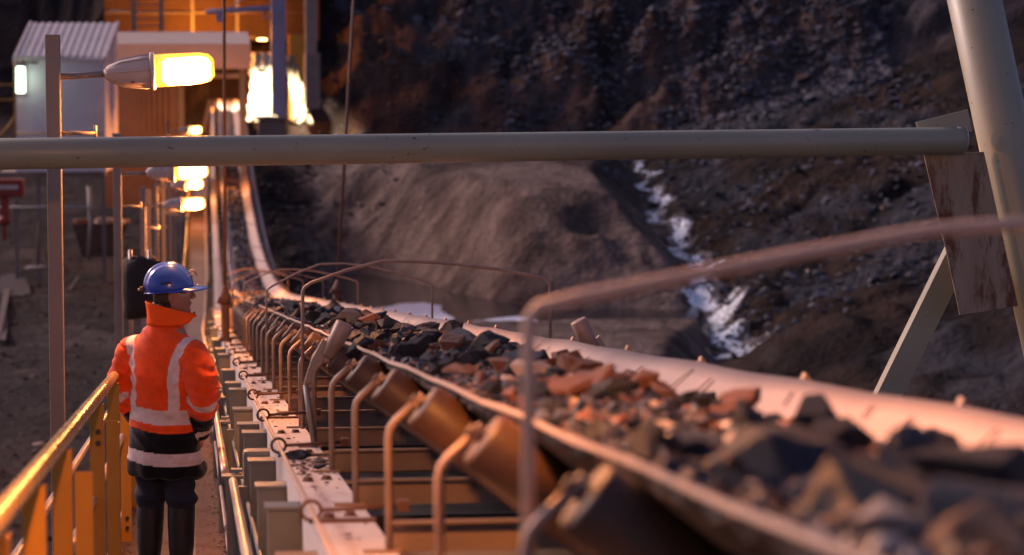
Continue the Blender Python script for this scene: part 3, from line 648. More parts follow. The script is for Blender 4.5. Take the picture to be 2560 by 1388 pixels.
for y in (22, 45, 68, 92, 115):
    mb = MB()
    for x in (-.42, .16):
        a = L(x, HW+.03, y); mb.box(((a.x, a.y, (a.z+gz(a.x, y)-.2)/2)), (.1, .1, a.z-gz(a.x, y)+.2))
    mb.build('support_leg', M['polesteel'], wk)

hl = thing('handrail', 'yellow tubular handrail with flat ochre posts left of the walkway', 'handrail', L(-.47, HW, 8))
mb = MB(); pathtube(mb, -.43, .52, 4.5, 110, .027, .7, 14); mb.build('top_rail', M['railtop'], hl)
mb = MB(); pathtube(mb, -.45, .97, 4.5, 110, .018, .8, 10); mb.build('mid_rail', M['palerail'], hl)
posts = [6.15, 7.65, 9.3, 12.6, 15.1, 17.7, 20.3, 22.9, 25.5, 28.1]+[30.7+2.6*k for k in range(30)]
for i, y in enumerate(posts):
    mb = MB(); a = L(-.425, .55, y); b = L(-.425, HW+.15, y); zc = (a.z+b.z)/2; hz = a.z-b.z
    w = .062; mb.box((a.x-.005, a.y, zc), (w, .006, hz)); mb.box((a.x+w/2-.008, a.y+.03, zc-.001), (.006, .055, hz-.004))
    if i in (2, 3): mb.box((a.x+.062, a.y-.02, zc-.04), (w*.85, .006, hz-.06)); mb.box((a.x+.09, a.y+.01, zc-.045), (.006, .055, hz-.07))
    po = mb.build('post', M['ochre'], hl)
    if i < 6:
        bb = MB()
        for dz in ((.12, .17) if i in (3,) else ()): bb.tube([a+Vector((0, -.004, -dz)), a+Vector((0, -.016, -dz))], .012, 10)
        for dz in (.93, .99): bb.tube([a+Vector((0, -.004, -dz)), a+Vector((0, -.016, -dz))], .012, 10)
        bb.build('bolt', M['dark'], po)
hr = thing('handrail', 'pale worn pipe handrail on grey posts between walkway and conveyor', 'handrail', L(.18, HW, 8))
mb = MB(); pathtube(mb, .165, .93, 5, 13.05, .019, .6, 12); mb.build('top_rail', M['palerail'], hr)
mb = MB(); pathtube(mb, .135, .92, 13.4, 112, .019, .8, 12); mb.build('top_rail', M['palerail'], hr)
mb = MB(); pathtube(mb, .155, 1.33, 13.4, 60, .012, .8, 8); mb.build('mid_rail', M['palerail'], hr)
for i, y in enumerate([8.6, 13.2, 18.2, 23.2, 28.2, 33.2, 38.2, 43.5, 50, 58, 66, 74]):
    mb = MB(); a = L(.165, .93, y); b = L(.165, HW+.1, y)
    mb.box((a.x, a.y, (a.z+b.z)/2), (.055, .05, a.z-b.z)); mb.box((a.x+.045, a.y+.03, (a.z+b.z)/2-.02), (.05, .05, a.z-b.z-.04)); mb.box(a+Vector((.0, 0, .012)), (.10, .09, .014)); mb.box(a+Vector((.02, .03, .035)), (.05, .05, .014))
    mb.build('post', M['cool'] if i else M['coolochre'], hr)
mb = MB(); pathtube(mb, .235, 1.04, 5, 60, .012, .8, 8); mb.build('electrical_conduit', M['cool'], hr)
cd = MB(); pathtube(cd, -.66, 1.02, 5, 60, .02, .8, 8); cd = cd.build('conduit_pipe', M['palerail']); tag(cd, 'pale pipe running low along the outside of the yellow handrail', 'pipe')

# dark jacket hung on the handrail
mb = MB(); c = L(-.475, -.05, 26); n = 16; rings = []
for i, (z, w, d) in enumerate([(.14, .10, .05), (.10, .16, .09), (0, .165, .11), (-.15, .155, .12), (-.32, .15, .11), (-.40, .13, .08)]):
    rings.append([c+Vector((w*math.cos(a)*(1+.12*math.sin(a*5+i)), d*math.sin(a), z+.02*math.sin(a*3))) for a in [2*PI*j/n for j in range(n)]])
mb.add([v for r_ in rings for v in r_], [(i*n+j, i*n+(j+1) % n, (i+1)*n+(j+1) % n, (i+1)*n+j) for i in range(5) for j in range(n)]+[tuple(range(n)), tuple(5*n+j for j in range(n))], True)
o = mb.build('hanging_cloth', M['black'], loc=c); tag(o, 'black cloth bundle draped between two short posts above the handrail behind the worker', 'cloth')

for x, lab in ((-.57, 'short post on the left of the black cloth bundle'), (-.40, 'short post on the right of the black cloth bundle')):
    mb = MB(); mb.tube([L(x, .62, 26), L(x, -.26, 26)], .018, 8); o = mb.build('rail_post', M['palerail'], loc=L(x, .6, 26)); tag(o, lab, 'post')
# ------------------------------------------------------------------ lamp posts
def lamp_head(root, base, length=1.0, tilt=.06, power=LAMP_W, sc=1.0):
    """bulkhead lamp: arm, ribbed housing, glass bowl with a light in it; base = arm start"""
    b = Vector(base); d = Vector((math.cos(tilt), 0, math.sin(tilt)))
    up = Vector((-math.sin(tilt), 0, math.cos(tilt))); sd_ = Vector((0, 1, 0))
    def P(s, u=0, v=0): return b+d*s*length+up*u*sc+sd_*v*sc
    mb = MB(); mb.tube([P(0), P(.25)], .0175*sc, 10); mb.build('arm', M['polesteel'], root)
    def loft(prof, n=20, flatb=1.0):
        vs = []; 
        for s, rr_, off in prof:
            for j in range(n):
                a = 2*PI*j/n; cu = math.cos(a); vs.append(P(s, rr_*(cu if cu > 0 else cu*flatb)+off, rr_*math.sin(a)))
        m = len(prof); fs = [(i*n+j, i*n+(j+1) % n, (i+1)*n+(j+1) % n, (i+1)*n+j) for i in range(m-1) for j in range(n)]+[tuple(range(n)), tuple((m-1)*n+j for j in range(n))]
        return MB().add(vs, fs, True)
    h = loft([(.235, .02, .0), (.26, .045, 0), (.33, .070, 0), (.42, .083, 0), (.485, .088, 0)]).build('housing', M['white'], root)
    rb = MB()
    for a in (0, .8, 1.6, 2.4, 3.2, 4.0, 4.8, 5.6):
        pr = [(.245, .03), (.33, .074), (.42, .087), (.48, .092)]; rb.tube([P(s, r_*math.cos(a), r_*math.sin(a)) for s, r_ in pr], .004*sc, 5)
    rb.build('rib', M['white'], h)
    loft([(.484, .098, 0), (.488, .102, 0), (.503, .102, 0), (.507, .098, 0)]).build('rim', M['white'], root)
    gl = loft([(.508, .088, 0), (.60, .088, 0), (.75, .084, 0), (.80, .074, 0), (.825, .045, 0)]).build('glass_bowl', M['bowl'], root)
    tb = loft([(.545, .052, -.010), (.575, .073, -.010), (.74, .074, -.008), (.785, .064, -.008), (.805, .04, -.01)], 18).build('lamp_tube', M['lamp'], gl)
    ld = bpy.data.lights.new('lamp_light', 'POINT'); ld.energy = power; ld.color = ORANGE; ld.shadow_soft_size = .075*sc
    lo = bpy.data.objects.new('lamp_light', ld); COL.objects.link(lo); lo.parent = root; lo.location = P(.69, -.11)-wloc(root)
gm = bpy.data.materials.new('lit_glass'); gm.use_nodes = True; t = gm.node_tree; b_ = t.nodes['Principled BSDF']; b_.inputs['Base Color'].default_value = (.6, .25, .08, 1); b_.inputs['Roughness'].default_value = .08
b_.inputs['Emission Color'].default_value = (1, .26, .015, 1); b_.inputs['Emission Strength'].default_value = .8; b_.inputs['Alpha'].default_value = .4; M['bowl'] = gm
def lamp_post(x, y, top_h, lamp_h, label, length=1.0, power=LAMP_W, w=.078, sc=1.0, base=None):
    r_ = thing('lamp_post', label, 'lamp post', L(x, base or HW+.5, y), group='lamp posts along the walkway')
    a = L(x, top_h, y); b = L(x, base or HW+.6, y); mb = MB(); mb.box((a.x, a.y, (a.z+b.z)/2), (w, w, a.z-b.z), bev=.006); mb.build('pole', M['polesteel'], r_)
    mb = MB(); q = L(x, HW+.05, y); mb.box((q.x+.08, q.y, q.z), (.2, .05, .05)); mb.build('bracket', M['polesteel'], r_)
    mb = MB(); q = L(x, lamp_h+.30, y); mb.tube([q+Vector((.03, 0, 0)), q+Vector((.22, 0, 0))], .011, 8); mb.tube([q+Vector((.22, -.0, -.03)), q+Vector((.22, 0, .04))], .01, 6); mb.build('cable_stub', M['polesteel'], r_)
    p = L(x, lamp_h, y)+Vector((w/2-.005, 0, 0)); lamp_head(r_, p, length, power=power, sc=sc); return r_
# (x, y, top, lamp)
def hof(py, y): return (py-HOR)*y/F-g(y)
lamp_post(-.74, 6.0, hof(90, 15.6)-.0, hof(190, 15.6), 'lamp post nearest the viewer, beside the yellow handrail', power=LAMP_W*1.85)
lamp_post(-.74, 15.6, hof(86, 15.6), hof(190, 15.6), 'tall lamp post in front with its bright lamp above the crossbar')
lamp_post(-.715, 27.4, hof(330, 27.4), hof(432, 27.4), 'lamp post whose lamp just shows under the crossbar')
lamp_post(-.70, 40.2, hof(464, 40.2), hof(512, 40.2), 'third lamp post with the lowest of the lit lamps', power=LAMP_W*3.6)
lamp_post(-.70, 52.6, hof(440, 52.6), hof(462, 52.6), 'far lamp post with the small lamp right below the crossbar', power=LAMP_W*4)
lamp_post(-1.1, 98, hof(300, 98), hof(326, 98), 'farthest lit lamp beside the brown shed', length=1.35, power=LAMP_W*3, sc=1.4, base=3)
# plain steel posts among the lamps
for i, (x, y, py) in enumerate([(-.72, 46.5, 470), (-.66, 58, 440), (-.62, 64, 445), (-.6, 71, 455), (-.56, 80, 450)]):
    mb = MB(); a = L(x, hof(py, y), y); b = L(x, HW+.3, y); mb.box((a.x, a.y, (a.z+b.z)/2), (.075, .075, a.z-b.z)); mb.box((a.x+.16, a.y, a.z-.6-.1*i), (.26, .04, .05)); mb.box((a.x+.12, a.y, b.z+.3), (.2, .04, .05))
    o = mb.build('steel_post', M['polesteel'], loc=b); tag(o, ['first', 'second', 'third', 'fourth', 'fifth'][i]+' plain steel post along the left handrail counted away from the third lamp post', 'post', 'plain steel posts by the handrail')

# ------------------------------------------------------------------ suspension cables
def cable(px0, py0, px1, py1, d0, d1, r, lab, clamp):
    a = at(px0, py0, d0); b = at(px1, py1, d1); rt = thing('suspension_cable', lab, 'cable', b)
    mb = MB(); a2 = b+(a-b)*1.3; mb.tube([b, a2], r, 8); mb.build('rod', M['rustrod'], rt)
    u = (a-b).normalized(); mb = MB(); k = clamp
    mb.tube([b-Vector((0, 0, .62*k)), b-Vector((0, 0, .56*k)), b-Vector((0, 0, .54*k)), b-Vector((0, 0, .1*k)), b], .05*k, 8, rr=[.11*k, .11*k, .07*k, .07*k, .08*k])
    mb.box(b+Vector((0, 0, .02*k)), (.26*k, .1*k, .10*k), rotm(0, .4, 0)); mb.tube([b, b+u*.1*k, b+u*.32*k], .1*k, 8, rr=[.10*k, .095*k, .03*k]); mb.build('socket', M['rustrod'], rt)
cable(560, 0, 563, 760, 29.6, 29.6, .017, 'rusty suspension cable left of the belt with its dark socket at the bend', .62)
cable(884, 0, 842, 735, 36, 34, .02, 'rusty suspension cable right of the belt hanging before the hillside', .6)

# ------------------------------------------------------------------ pipe gantry over the conveyor
ga = thing('pipe_gantry', 'grey green pipe gantry with crossbar and slanting leg spanning the conveyor', 'gantry', at(2600, 1500, 15.9))
A = at(-420, 391, 13.25); B = at(2408, 352, 15.65); u = (B-A).normalized()
mb = MB(); mb.tube([A+(B-A)*t for t in (0, .25, .5, .75, .985)]+[B-u*.02, B-u*.006, B], .0745, 28, rr=[.0745]*5+[.0745, .066, .05]); mb.build('crossbar', M['greenpaint'], ga)
Lt = at(2380, -260, 15.85); Lb = at(2760, 1500, 15.85)
mb = MB(); mb.tube([Lt, Lt.lerp(Lb, .5), Lb], .147, 36); mb.build('leg', M['greenpaint'], ga)
A0 = at(-470, 400, 13.2); mb = MB(); mb.tube([A0+Vector((.3, 0, 2.5)), A0+Vector((-1.2, 0, -8))], .147, 24); mb.build('leg', M['greenpaint'], ga)
gp = [at(2310, 388, 15.72), at(2460, 380, 15.72), at(2545, 765, 15.72), at(2400, 788, 15.72), at(2372, 655, 15.72)]
mb = MB(); mb.quadslab(gp, (0, .012, 0)); gpl = mb.build('gusset_plate', M['rustplate'], ga); gpl['label'] = 'gusset plate with streaked brown rust'
mb = MB(); mb.quadslab([at(2290, 306, 15.62), at(2420, 274, 15.62), at(2430, 330, 15.62), at(2296, 326, 15.62)], (0, .012, 0)); mb.build('gusset_plate', M['greenpaint'], ga)
a = at(2410, 610, 15.95); b = at(2165, 1110, 15.95); u = (b-a).normalized(); sdv = u.cross(Vector((0, 1, 0))).normalized()
mb = MB(); w_ = .068; dp = .09
cs = [sdv*w_+Vector((0, dp, 0)), -sdv*w_+Vector((0, dp, 0)), -sdv*w_, sdv*w_]
mb.add([a+c_ for c_ in cs]+[b+c_ for c_ in cs], [(0, 1, 2, 3), (7, 6, 5, 4), (0, 4, 5, 1), (1, 5, 6, 2), (2, 6, 7, 3), (3, 7, 4, 0)]); mb.build('brace', M['greenpaint'], ga)
# white paint scuffs on the crossbar
mb = MB()
def on_bar(px, py, z_=0):
    t = (px+420)/(2408+420); c = A+(B-A)*t; P_ = at(px, py, 1)-Vector((0, 0, CZ)); P_.normalize(); o = Vector((0, 0, CZ))
    q = o+P_*((c-o).dot(P_)); off = q-c; off -= u*0; r_ = off.length; k = math.sqrt(max(0, .0752**2-min(r_, .07)**2)); return q-P_*k
u2 = (B-A).normalized()
mb = MB()                                                      # weld beads where bar and plates meet
for t in (.02, .10): pass
cc = B-u*.001; mb.tube([B-u*.012+Vector((.0755*0, 0, 0))+(u.cross(Vector((0, 0, 1))).normalized()*math.cos(a)+Vector((0, 0, 1))*math.sin(a))*.0735 for a in [2*PI*j/20 for j in range(21)]], .004, 5, cap=False)
mb.build('weld_bead', M['greenpaint'], ga)
for pts_ in ([(1368, 345), (1376, 345), (1378, 357), (1371, 357)], [(2392, 316), (2404, 318), (2402, 332), (2394, 328)], [(2400, 340), (2406, 344), (2404, 356), (2399, 352)]):
    mb.quadslab([on_bar(x, y) for x, y in pts_], (0, -.0015, 0))
sc_ = bpy.data.materials.new('white_paint'); sc_.use_nodes = True; sc_.node_tree.nodes['Principled BSDF'].inputs[0].default_value = (.75, .75, .75, 1)
mb.build('paint_scuff', sc_, ga)
mb = MB(); r9 = random.Random(12)
for k in range(26):
    x = 1652+r9.gauss(0, 5); y = 338+r9.random()*30; w = r9.uniform(1.2, 3.5); mb.quadslab([on_bar(x, y), on_bar(x+w, y+.6), on_bar(x+w*.8, y+w*1.4), on_bar(x-.4, y+w)], (0, -.0015, 0))
mb.build('dirt_spot', M['rust'], ga)
def text_mesh(name, body, size, m, parent, loc, rot, th=.002, bold=0.0):
    c = bpy.data.curves.new(name, 'FONT'); c.body = body; c.size = size; c.extrude = th; c.align_x = 'CENTER'; c.align_y = 'CENTER'; c.offset = bold
    o = bpy.data.objects.new(name, c); COL.objects.link(o); bpy.context.view_layer.update()
    me = bpy.data.meshes.new_from_object(o); bpy.data.objects.remove(o); me.materials.clear(); me.materials.append(m)
    return link_mesh(name, me, parent, loc, rot)
# ------------------------------------------------------------------ far buildings
def frame_box(mb, px0, py0, px1, py1, d, depth):
    """box whose front face fills the pixel rectangle at depth d"""
    a = at(px0, py1, d); b = at(px1, py0, d); mb.box(((a.x+b.x)/2, (a.y+b.y)/2+depth/2, (a.z+b.z)/2), (abs(b.x-a.x), depth, abs(b.z-a.z))); return mb
# white cabin
cb = thing('site_cabin', 'white site cabin with ribbed sloping roof and a lit tube lamp by its corner', 'cabin', at(150, 430, 95))
D = 95; s_ = D/F
fl = at(38, 150, D); fr = at(262, 150, D); zb = at(150, 430, D).z; ze = fl.z
wd = Vector((fr.x-fl.x, fr.y-fl.y, 0)); dv = Vector((.32, 3.6, 0)); zr = at(150, 62, D+3.6).z
mb = MB(); P4 = [Vector((fl.x, fl.y, 0)), Vector((fr.x, fr.y, 0)), Vector((fr.x, fr.y, 0))+dv, Vector((fl.x, fl.y, 0))+dv]
zt = [ze, ze, zr, zr]
mb.add([Vector((p.x, p.y, zb)) for p in P4]+[Vector((p.x, p.y, z)) for p, z in zip(P4, zt)], [(3, 2, 1, 0), (4, 5, 6, 7), (0, 1, 5, 4), (1, 2, 6, 5), (2, 3, 7, 6), (3, 0, 4, 7)]); mb.build('wall', M['cabin'], cb)
mb = MB(); n = 12
for i in range(n):                                             # ribbed roof
    t0 = -.01+i/n*1.02; t1 = -.01+(i+1)/n*1.02; tm = (t0+t1)/2
    for ta, tb, k in ((t0, t0+(t1-t0)*.55, 0), (t0+(t1-t0)*.55, t1, .035)):
        q = [P4[0]+wd*ta-dv*.03, P4[0]+wd*tb-dv*.03, P4[0]+wd*tb+dv*1.02, P4[0]+wd*ta+dv*1.02]; zz = [ze+.03+k, ze+.03+k, zr+.05+k, zr+.05+k]
        mb.add([Vector((p.x, p.y, z)) for p, z in zip(q, zz)]+[Vector((p.x, p.y, z-.05-k)) for p, z in zip(q, zz)], [(0, 1, 2, 3), (7, 6, 5, 4), (0, 4, 5, 1), (1, 5, 6, 2), (2, 6, 7, 3), (3, 7, 4, 0)])
rf = mb.build('roof', M['cabinroof'], cb)
mb = MB()
for t in (-.02, .985):
    q = [P4[0]+wd*t-dv*.04, P4[0]+wd*(t+.035)-dv*.04, P4[0]+wd*(t+.035)+dv*1.03, P4[0]+wd*t+dv*1.03]; zz = [ze+.02, ze+.02, zr+.04, zr+.04]
    mb.add([Vector((p.x, p.y, z+.08)) for p, z in zip(q, zz)]+[Vector((p.x, p.y, z-.14)) for p, z in zip(q, zz)], [(0, 1, 2, 3), (7, 6, 5, 4), (0, 4, 5, 1), (1, 5, 6, 2), (2, 6, 7, 3), (3, 7, 4, 0)])
frame_box(mb, 33, 140, 266, 149, D-.05, .06); mb.build('roof_trim', M['white'], rf)
mb = MB()
for px in (242, 256): frame_box(mb, px, 152, px+4, 428, D-.04, .04)
for k in range(12): frame_box(mb, 44, 246+k*8, 62, 249+k*8, D-.03, .03)
frame_box(mb, 40, 420, 262, 430, D-.05, .1); mb.build('wall_trim', M['cabin'], cb)
mb = MB(); frame_box(mb, 38, 166, 64, 234, D-.14, .13); lf = mb.build('lamp_frame', M['white'], cb)
mb = MB(); a = at(51, 200, D-.17); mb.box(a, (.27, .08, .84), bev=.035); mb.build('tube_lamp', M['tube'], lf)
ld = bpy.data.lights.new('tube_light', 'POINT'); ld.energy = 5; ld.color = (.75, 1, .8); ld.shadow_soft_size = .2; lo = bpy.data.objects.new('tube_light', ld); COL.objects.link(lo); lo.parent = cb; lo.location = at(56, 200, D-.5)-wloc(cb)
p = at(73, 155, D-.05); text_mesh('lettering', 'ATCO', .20, M['dark'], cb, p-wloc(cb), (PI/2, 0, 0), bold=.012)
mb = MB()
for px in (96, 258, 40): a = at(px, 430, D+.4); mb.box((a.x, a.y, (a.z+gz(a.x, a.y))/2-.1), (.12, .12, a.z-gz(a.x, a.y)+.2))
frame_box(mb, 0, 430, 262, 444, D+.2, 2.6); mb.build('support_frame', M['concrete'], cb)
# yellow rails left of the cabin
yr = thing('platform_rail', 'ochre guard rails at the left end of the cabin platform', 'railing', at(10, 340, 92))
mb = MB()
for y in (212, 250): mb.tube([at(-60, y, 92), at(38, y, 92)], .035, 8)
mb.build('rail', M['ochre'], yr); mb = MB(); mb.tube([at(-4, 345, 92), at(22, 315, 92), at(38, 290, 92)], .035, 8); mb.tube([at(38, 150, 92), at(38, 345, 92)], .035, 8); mb.build('post', M['ochre'], yr)
mb = MB(); mb.tube([at(38, 334, 94), at(258, 334, 94)], .03, 8); o = mb.build('cabin_handrail', M['ochre'], loc=at(38, 334, 94)); tag(o, 'thin ochre rail running along the foot of the cabin wall', 'railing')
# brown shed
sh_ = thing('shed', 'brown clad shed with a beige fascia reaching over the conveyor', 'shed', at(350, 500, 101))
mb = MB(); frame_box(mb, 264, 165, 442, 520, 101, 5)
mb.build('wall', M['shed'], sh_)
mb = MB()
for px in np.arange(272, 440, 14): frame_box(mb, px, 172, px+2.5, 520, 100.97, .03)
mb.build('cladding_rib', M['shed'], sh_)
mb = MB(); a = at(264, 172, 100.3); b = at(626, 106, 100.3); P_ = [(0, a.z), (0, b.z-.05), (5.2, b.z+.35), (5.2, a.z)]
mb.add([Vector((a.x, a.y+u, z)) for u, z in P_]+[Vector((b.x, b.y+u, z)) for u, z in P_], [(0, 1, 2, 3), (7, 6, 5, 4), (0, 4, 5, 1), (1, 5, 6, 2), (2, 6, 7, 3), (3, 7, 4, 0)]); mb.build('fascia', M['fascia'], sh_)
mb = MB(); 
for px in (452, 606): a = at(px, 172, 103); mb.box((a.x, a.y, (a.z+gz(a.x, a.y))/2), (.22, .22, a.z-gz(a.x, a.y)))
mb.build('column', M['polesteel'], sh_)
mb = MB(); mb.box(at(250, 178, 100)+Vector((5.6, 0, 0)), (.25, .3, .12)); mb.build('added_floodlight', M['dark'], sh_)
# chute and drive house over the belt head
ch = thing('transfer_chute', 'dark transfer chute hanging under the beige fascia over the belt', 'chute', at(570, 250, 104))
mb = MB(); frame_box(mb, 520, 196, 602, 248, 104, 1.6); mb.build('hopper', M['crusher'], ch)
mb = MB(); frame_box(mb, 520, 188, 606, 196, 103.8, 1.9); mb.tube([at(524, 250, 104), at(508, 330, 104)], .06, 8); mb.tube([at(598, 250, 104), at(612, 330, 104)], .06, 8); mb.build('hopper_rim', M['white'], ch)
# crusher house
cr = thing('crusher_house', 'large dark crusher house glowing orange behind the shed', 'building', at(540, 240, 137))
mb = MB(); frame_box(mb, 262, -160, 800, 104, 141, 8); mb.build('wall', M['crusher'], cr)
mb = MB()
for px in np.arange(268, 800, 9.5): frame_box(mb, px, -160, px+3.2, 103, 140.95, .06)
mb.build('wall_rib', M['crusher'], cr)
mb = MB(); frame_box(mb, 262, 104, 300, 330, 139, 8); frame_box(mb, 730, 100, 748, 300, 139, 8); mb.build('side_wall', M['crusher'], cr)
mb = MB()
for px in (290, 478, 590): frame_box(mb, px, -160, px+5, 102, 140.8, .15)
for py in (30, 92): frame_box(mb, 262, py, 780, py+4, 140.85, .1)
mb.build('wall_frame', M['polesteel'], cr)
mb = MB(); frame_box(mb, 724, 86, 760, 300, 137.5, .8); mb.build('ochre_edge', M['ochre'], cr)
for nm, px in (('a', 765),):
    mb = MB(); frame_box(mb, 764, -200, 790, 136, 134, .5); mb.build('column', M['polesteel'], cr)
mb = MB(); frame_box(mb, 764, 134, 800, 272, 133.3, 1.2); mb.build('plinth', M['concrete'], cr)
# flood lamp added under the crusher house wall to brighten the pale sheet
ff = thing('added_floodlight', 'flood lamp added under the crusher house wall to brighten the pale sheet', 'added_floodlight', at(655, 92, 139.6))
mb = MB(); mb.box(at(655, 92, 139.6), (.5, .3, .22)); mb.build('housing', M['dark'], ff); mb = MB(); mb.box(at(655, 99, 139.6), (.42, .24, .05)); mb.build('lens', M['lamp'], ff)
def plight(root, p, e, c=ORANGE, r=.15):
    ld = bpy.data.lights.new('lamp_light', 'POINT'); ld.energy = e; ld.color = c; ld.shadow_soft_size = r; lo = bpy.data.objects.new('lamp_light', ld); COL.objects.link(lo); lo.parent = root; lo.location = Vector(p)-wloc(root)
sp = bpy.data.lights.new('added_flood_beam', 'SPOT'); sp.energy = 3800; sp.color = (1, .80, .55); sp.spot_size = R(95); sp.spot_blend = .5; sp.shadow_soft_size = .2  # added beam, set apart from its housing, that whitens the hanging sheet
spo = bpy.data.objects.new('added_flood_beam', sp); COL.objects.link(spo); spo.parent = ff; spo.location = at(668, 112, 133.5)-wloc(ff); spo.rotation_euler = (R(24), 0, 0)
f2 = thing('added_floodlight', 'orange flood lamp added on a stub post to tint the crusher house wall', 'added_floodlight', at(500, 102, 137)); mb = MB(); mb.box(at(500, 96, 137), (.5, .2, .3)); mb.tube([at(500, 100, 137), at(500, 150, 137)], .04, 6); mb.build('housing', M['dark'], f2); plight(f2, at(505, 84, 137.2), 1100, (1, .30, .02))  # added lamp that gives the wall behind it an orange glow
# bright wet liner sheet hanging in the portal
mb = MB(); n = 26; m_ = 30; vs = []
for j in range(m_):
    for i in range(n):
        px = 624+(i/(n-1))*72-(4 if j > 18 else 0)+3*math.sin(j*1.3)*(1 if i == 0 else 0); py = 132+j/(m_-1)*172; p = at(px, py, 137+1.6*math.sin(i*.9+j*.2)*.12-j/(m_-1)*2.4); p.y += .12*math.sin(j*1.9+i*.7); vs.append(p)
mb.add(vs, [(j*n+i, j*n+i+1, (j+1)*n+i+1, (j+1)*n+i) for j in range(m_-1) for i in range(n-1)], True)
for v in list(vs): pass
o = mb.build('liner_sheet', M['liner'], loc=at(655, 300, 135)); tag(o, 'brilliantly lit pale sheet hanging under the crusher house left of the blue column', 'sheet'); sm_ = o.modifiers.new('s', 'SOLIDIFY'); sm_.thickness = .03
mb = MB(); n = 8; m_ = 24; vs = []
for j in range(m_):
    for i in range(n):
        px = 716+(i/(n-1))*(20+j*1.2)+j*.8; py = 138+j/(m_-1)*172; p = at(px, py, 137-j/(m_-1)*2.4); p.y += .22*math.sin(j*1.1+i*1.7); vs.append(p)
mb.add(vs, [(j*n+i, j*n+i+1, (j+1)*n+i+1, (j+1)*n+i) for j in range(m_-1) for i in range(n-1)], True)
o = mb.build('liner_sheet', M['liner2'], loc=at(740, 300, 135)); tag(o, 'crumpled glistening sheet right of the blue column', 'sheet'); sm_ = o.modifiers.new('s', 'SOLIDIFY'); sm_.thickness = .03
# blue column with beam on a concrete pedestal
bc = thing('crane_column', 'blue grey steel column with a side beam on a concrete pedestal', 'column', at(680, 400, 126))
mb = MB(); a = at(694, -200, 126); b = at(698, 290, 126); mb.box(((a.x+b.x)/2, a.y+.3, (a.z+b.z)/2), (.62, .5, a.z-b.z)); mb.box(((a.x+b.x)/2+.31, a.y+.29, (a.z+b.z)/2), (.04, .62, a.z-b.z-.002)); mb.build('column', M['blue'], bc)
mb = MB(); mb.tube([at(515, 30, 125.6), at(676, 20, 125.6)], .16, 4); mb.tube([at(582, 16, 125.6), at(612, -10, 125.6)], .05, 6); bm_ = mb.build('beam', M['blue'], bc)
mb = MB(); mb.box(at(549, 44, 125.6), (.28, .2, .4)); mb.tube([at(660, 28, 125.5), at(658, 46, 125.5), at(676, 46, 125.5)], .03, 6); mb.build('trolley', M['blue'], bm_)
mb = MB(); a = at(640, 300, 125.7); b = at(718, 292, 125.7); mb.box(((a.x+b.x)/2, a.y+.6, (a.z+b.z)/2), (b.x-a.x, 1.5, .14)); mb.build('cap_slab', M['concrete'], bc)
mb = MB(); a = at(646, 300, 125.8); b = at(712, 300, 125.8); z0 = gz(a.x, a.y)-.4; mb.box(((a.x+b.x)/2, a.y+.6, (a.z-.04+z0)/2), (b.x-a.x, 1.3, a.z-.04-z0)); mb.build('pedestal', M['concrete'], bc)
# ladder
la = thing('ladder', 'wide steel ladder standing on the shed roof against the crusher house', 'ladder', at(370, 110, 118))
for px in (334, 403):
    mb = MB(); frame_box(mb, px-5, -120, px+5, 102, 118, .12); mb.build('stile', M['rod'], la)
for py in np.arange(-110, 100, 17.5):
    mb = MB(); mb.tube([at(337, py, 118.06), at(401, py, 118.06)], .028, 6); mb.build('rung', M['rod'], la)
mb = MB(); mb.tube([at(275, 28, 119), at(480, 30, 119)], .03, 6); o = mb.build('cable', M['dark'], loc=at(275, 28, 119)); tag(o, 'thin horizontal cable strung behind the ladder', 'cable')

# ------------------------------------------------------------------ yard on the left
sk = thing('skip_bin', 'rusty brown skip bin filled with scrap in the yard behind the second lamp post', 'skip', at(250, 640, 96))
D = 96; a0 = at(182, 560, D); a1 = at(318, 560, D); zt = at(250, 562, D).z; zb_ = at(250, 645, D).z; gl = 2.2
def hull(x0, x1, x2, x3, y0, y1, za, zb2): return [Vector((x0, y0, za)), Vector((x1, y0, za)), Vector((x1, y1, za)), Vector((x0, y1, za)), Vector((x2, y0+.1, zb2)), Vector((x3, y0+.1, zb2)), Vector((x3, y1-.1, zb2)), Vector((x2, y1-.1, zb2))]
vo = hull(a0.x, a1.x, a0.x+.28, a1.x-.35, a0.y, a0.y+gl, zt, zb_); vi = hull(a0.x+.06, a1.x-.06, a0.x+.33, a1.x-.4, a0.y+.06, a0.y+gl-.06, zt, zb_+.5)
mb = MB(); mb.add(vo+vi, [(4, 5, 6, 7), (0, 1, 5, 4), (1, 2, 6, 5), (2, 3, 7, 6), (3, 0, 4, 7), (12, 13, 14, 15), (8, 9, 13, 12), (9, 10, 14, 13), (10, 11, 15, 14), (11, 8, 12, 15), (0, 1, 9, 8), (1, 2, 10, 9), (2, 3, 11, 10), (3, 0, 8, 11)]); mb.build('body', M['rust'], sk)
mb = MB(); loop = [vo[0], vo[1], vo[2], vo[3], vo[0]]; mb.tube([loop[0], loop[1]], .05, 6); mb.tube([loop[1], loop[2]], .05, 6); mb.tube([loop[2], loop[3]], .05, 6); mb.tube([loop[3], loop[0]], .05, 6); mb.build('rim', M['rust'], sk)
sc_o = link_mesh('scrap_pile', rock_mesh('scrap_pile', M['palerock'], 61, .6, 16, .1), None, (a0.x+1.25, a0.y+1.1, zt-.02), (0, 0, 0), (.62, .8, .42)); tag(sc_o, 'pale crumpled scrap heaped in the skip bin', 'scrap')
rb_ = thing('red_machine', 'red machine box with white stripe on a slim stand at the left edge', 'machine', at(20, 580, 88))
mb = MB(); a = at(-40, 492, 88); b = at(60, 447, 88); mb.box(((a.x+b.x)/2, a.y, (a.z+b.z)/2), (b.x-a.x, .6, b.z-a.z), bev=.07); bb = mb.build('body', M['red'], rb_)
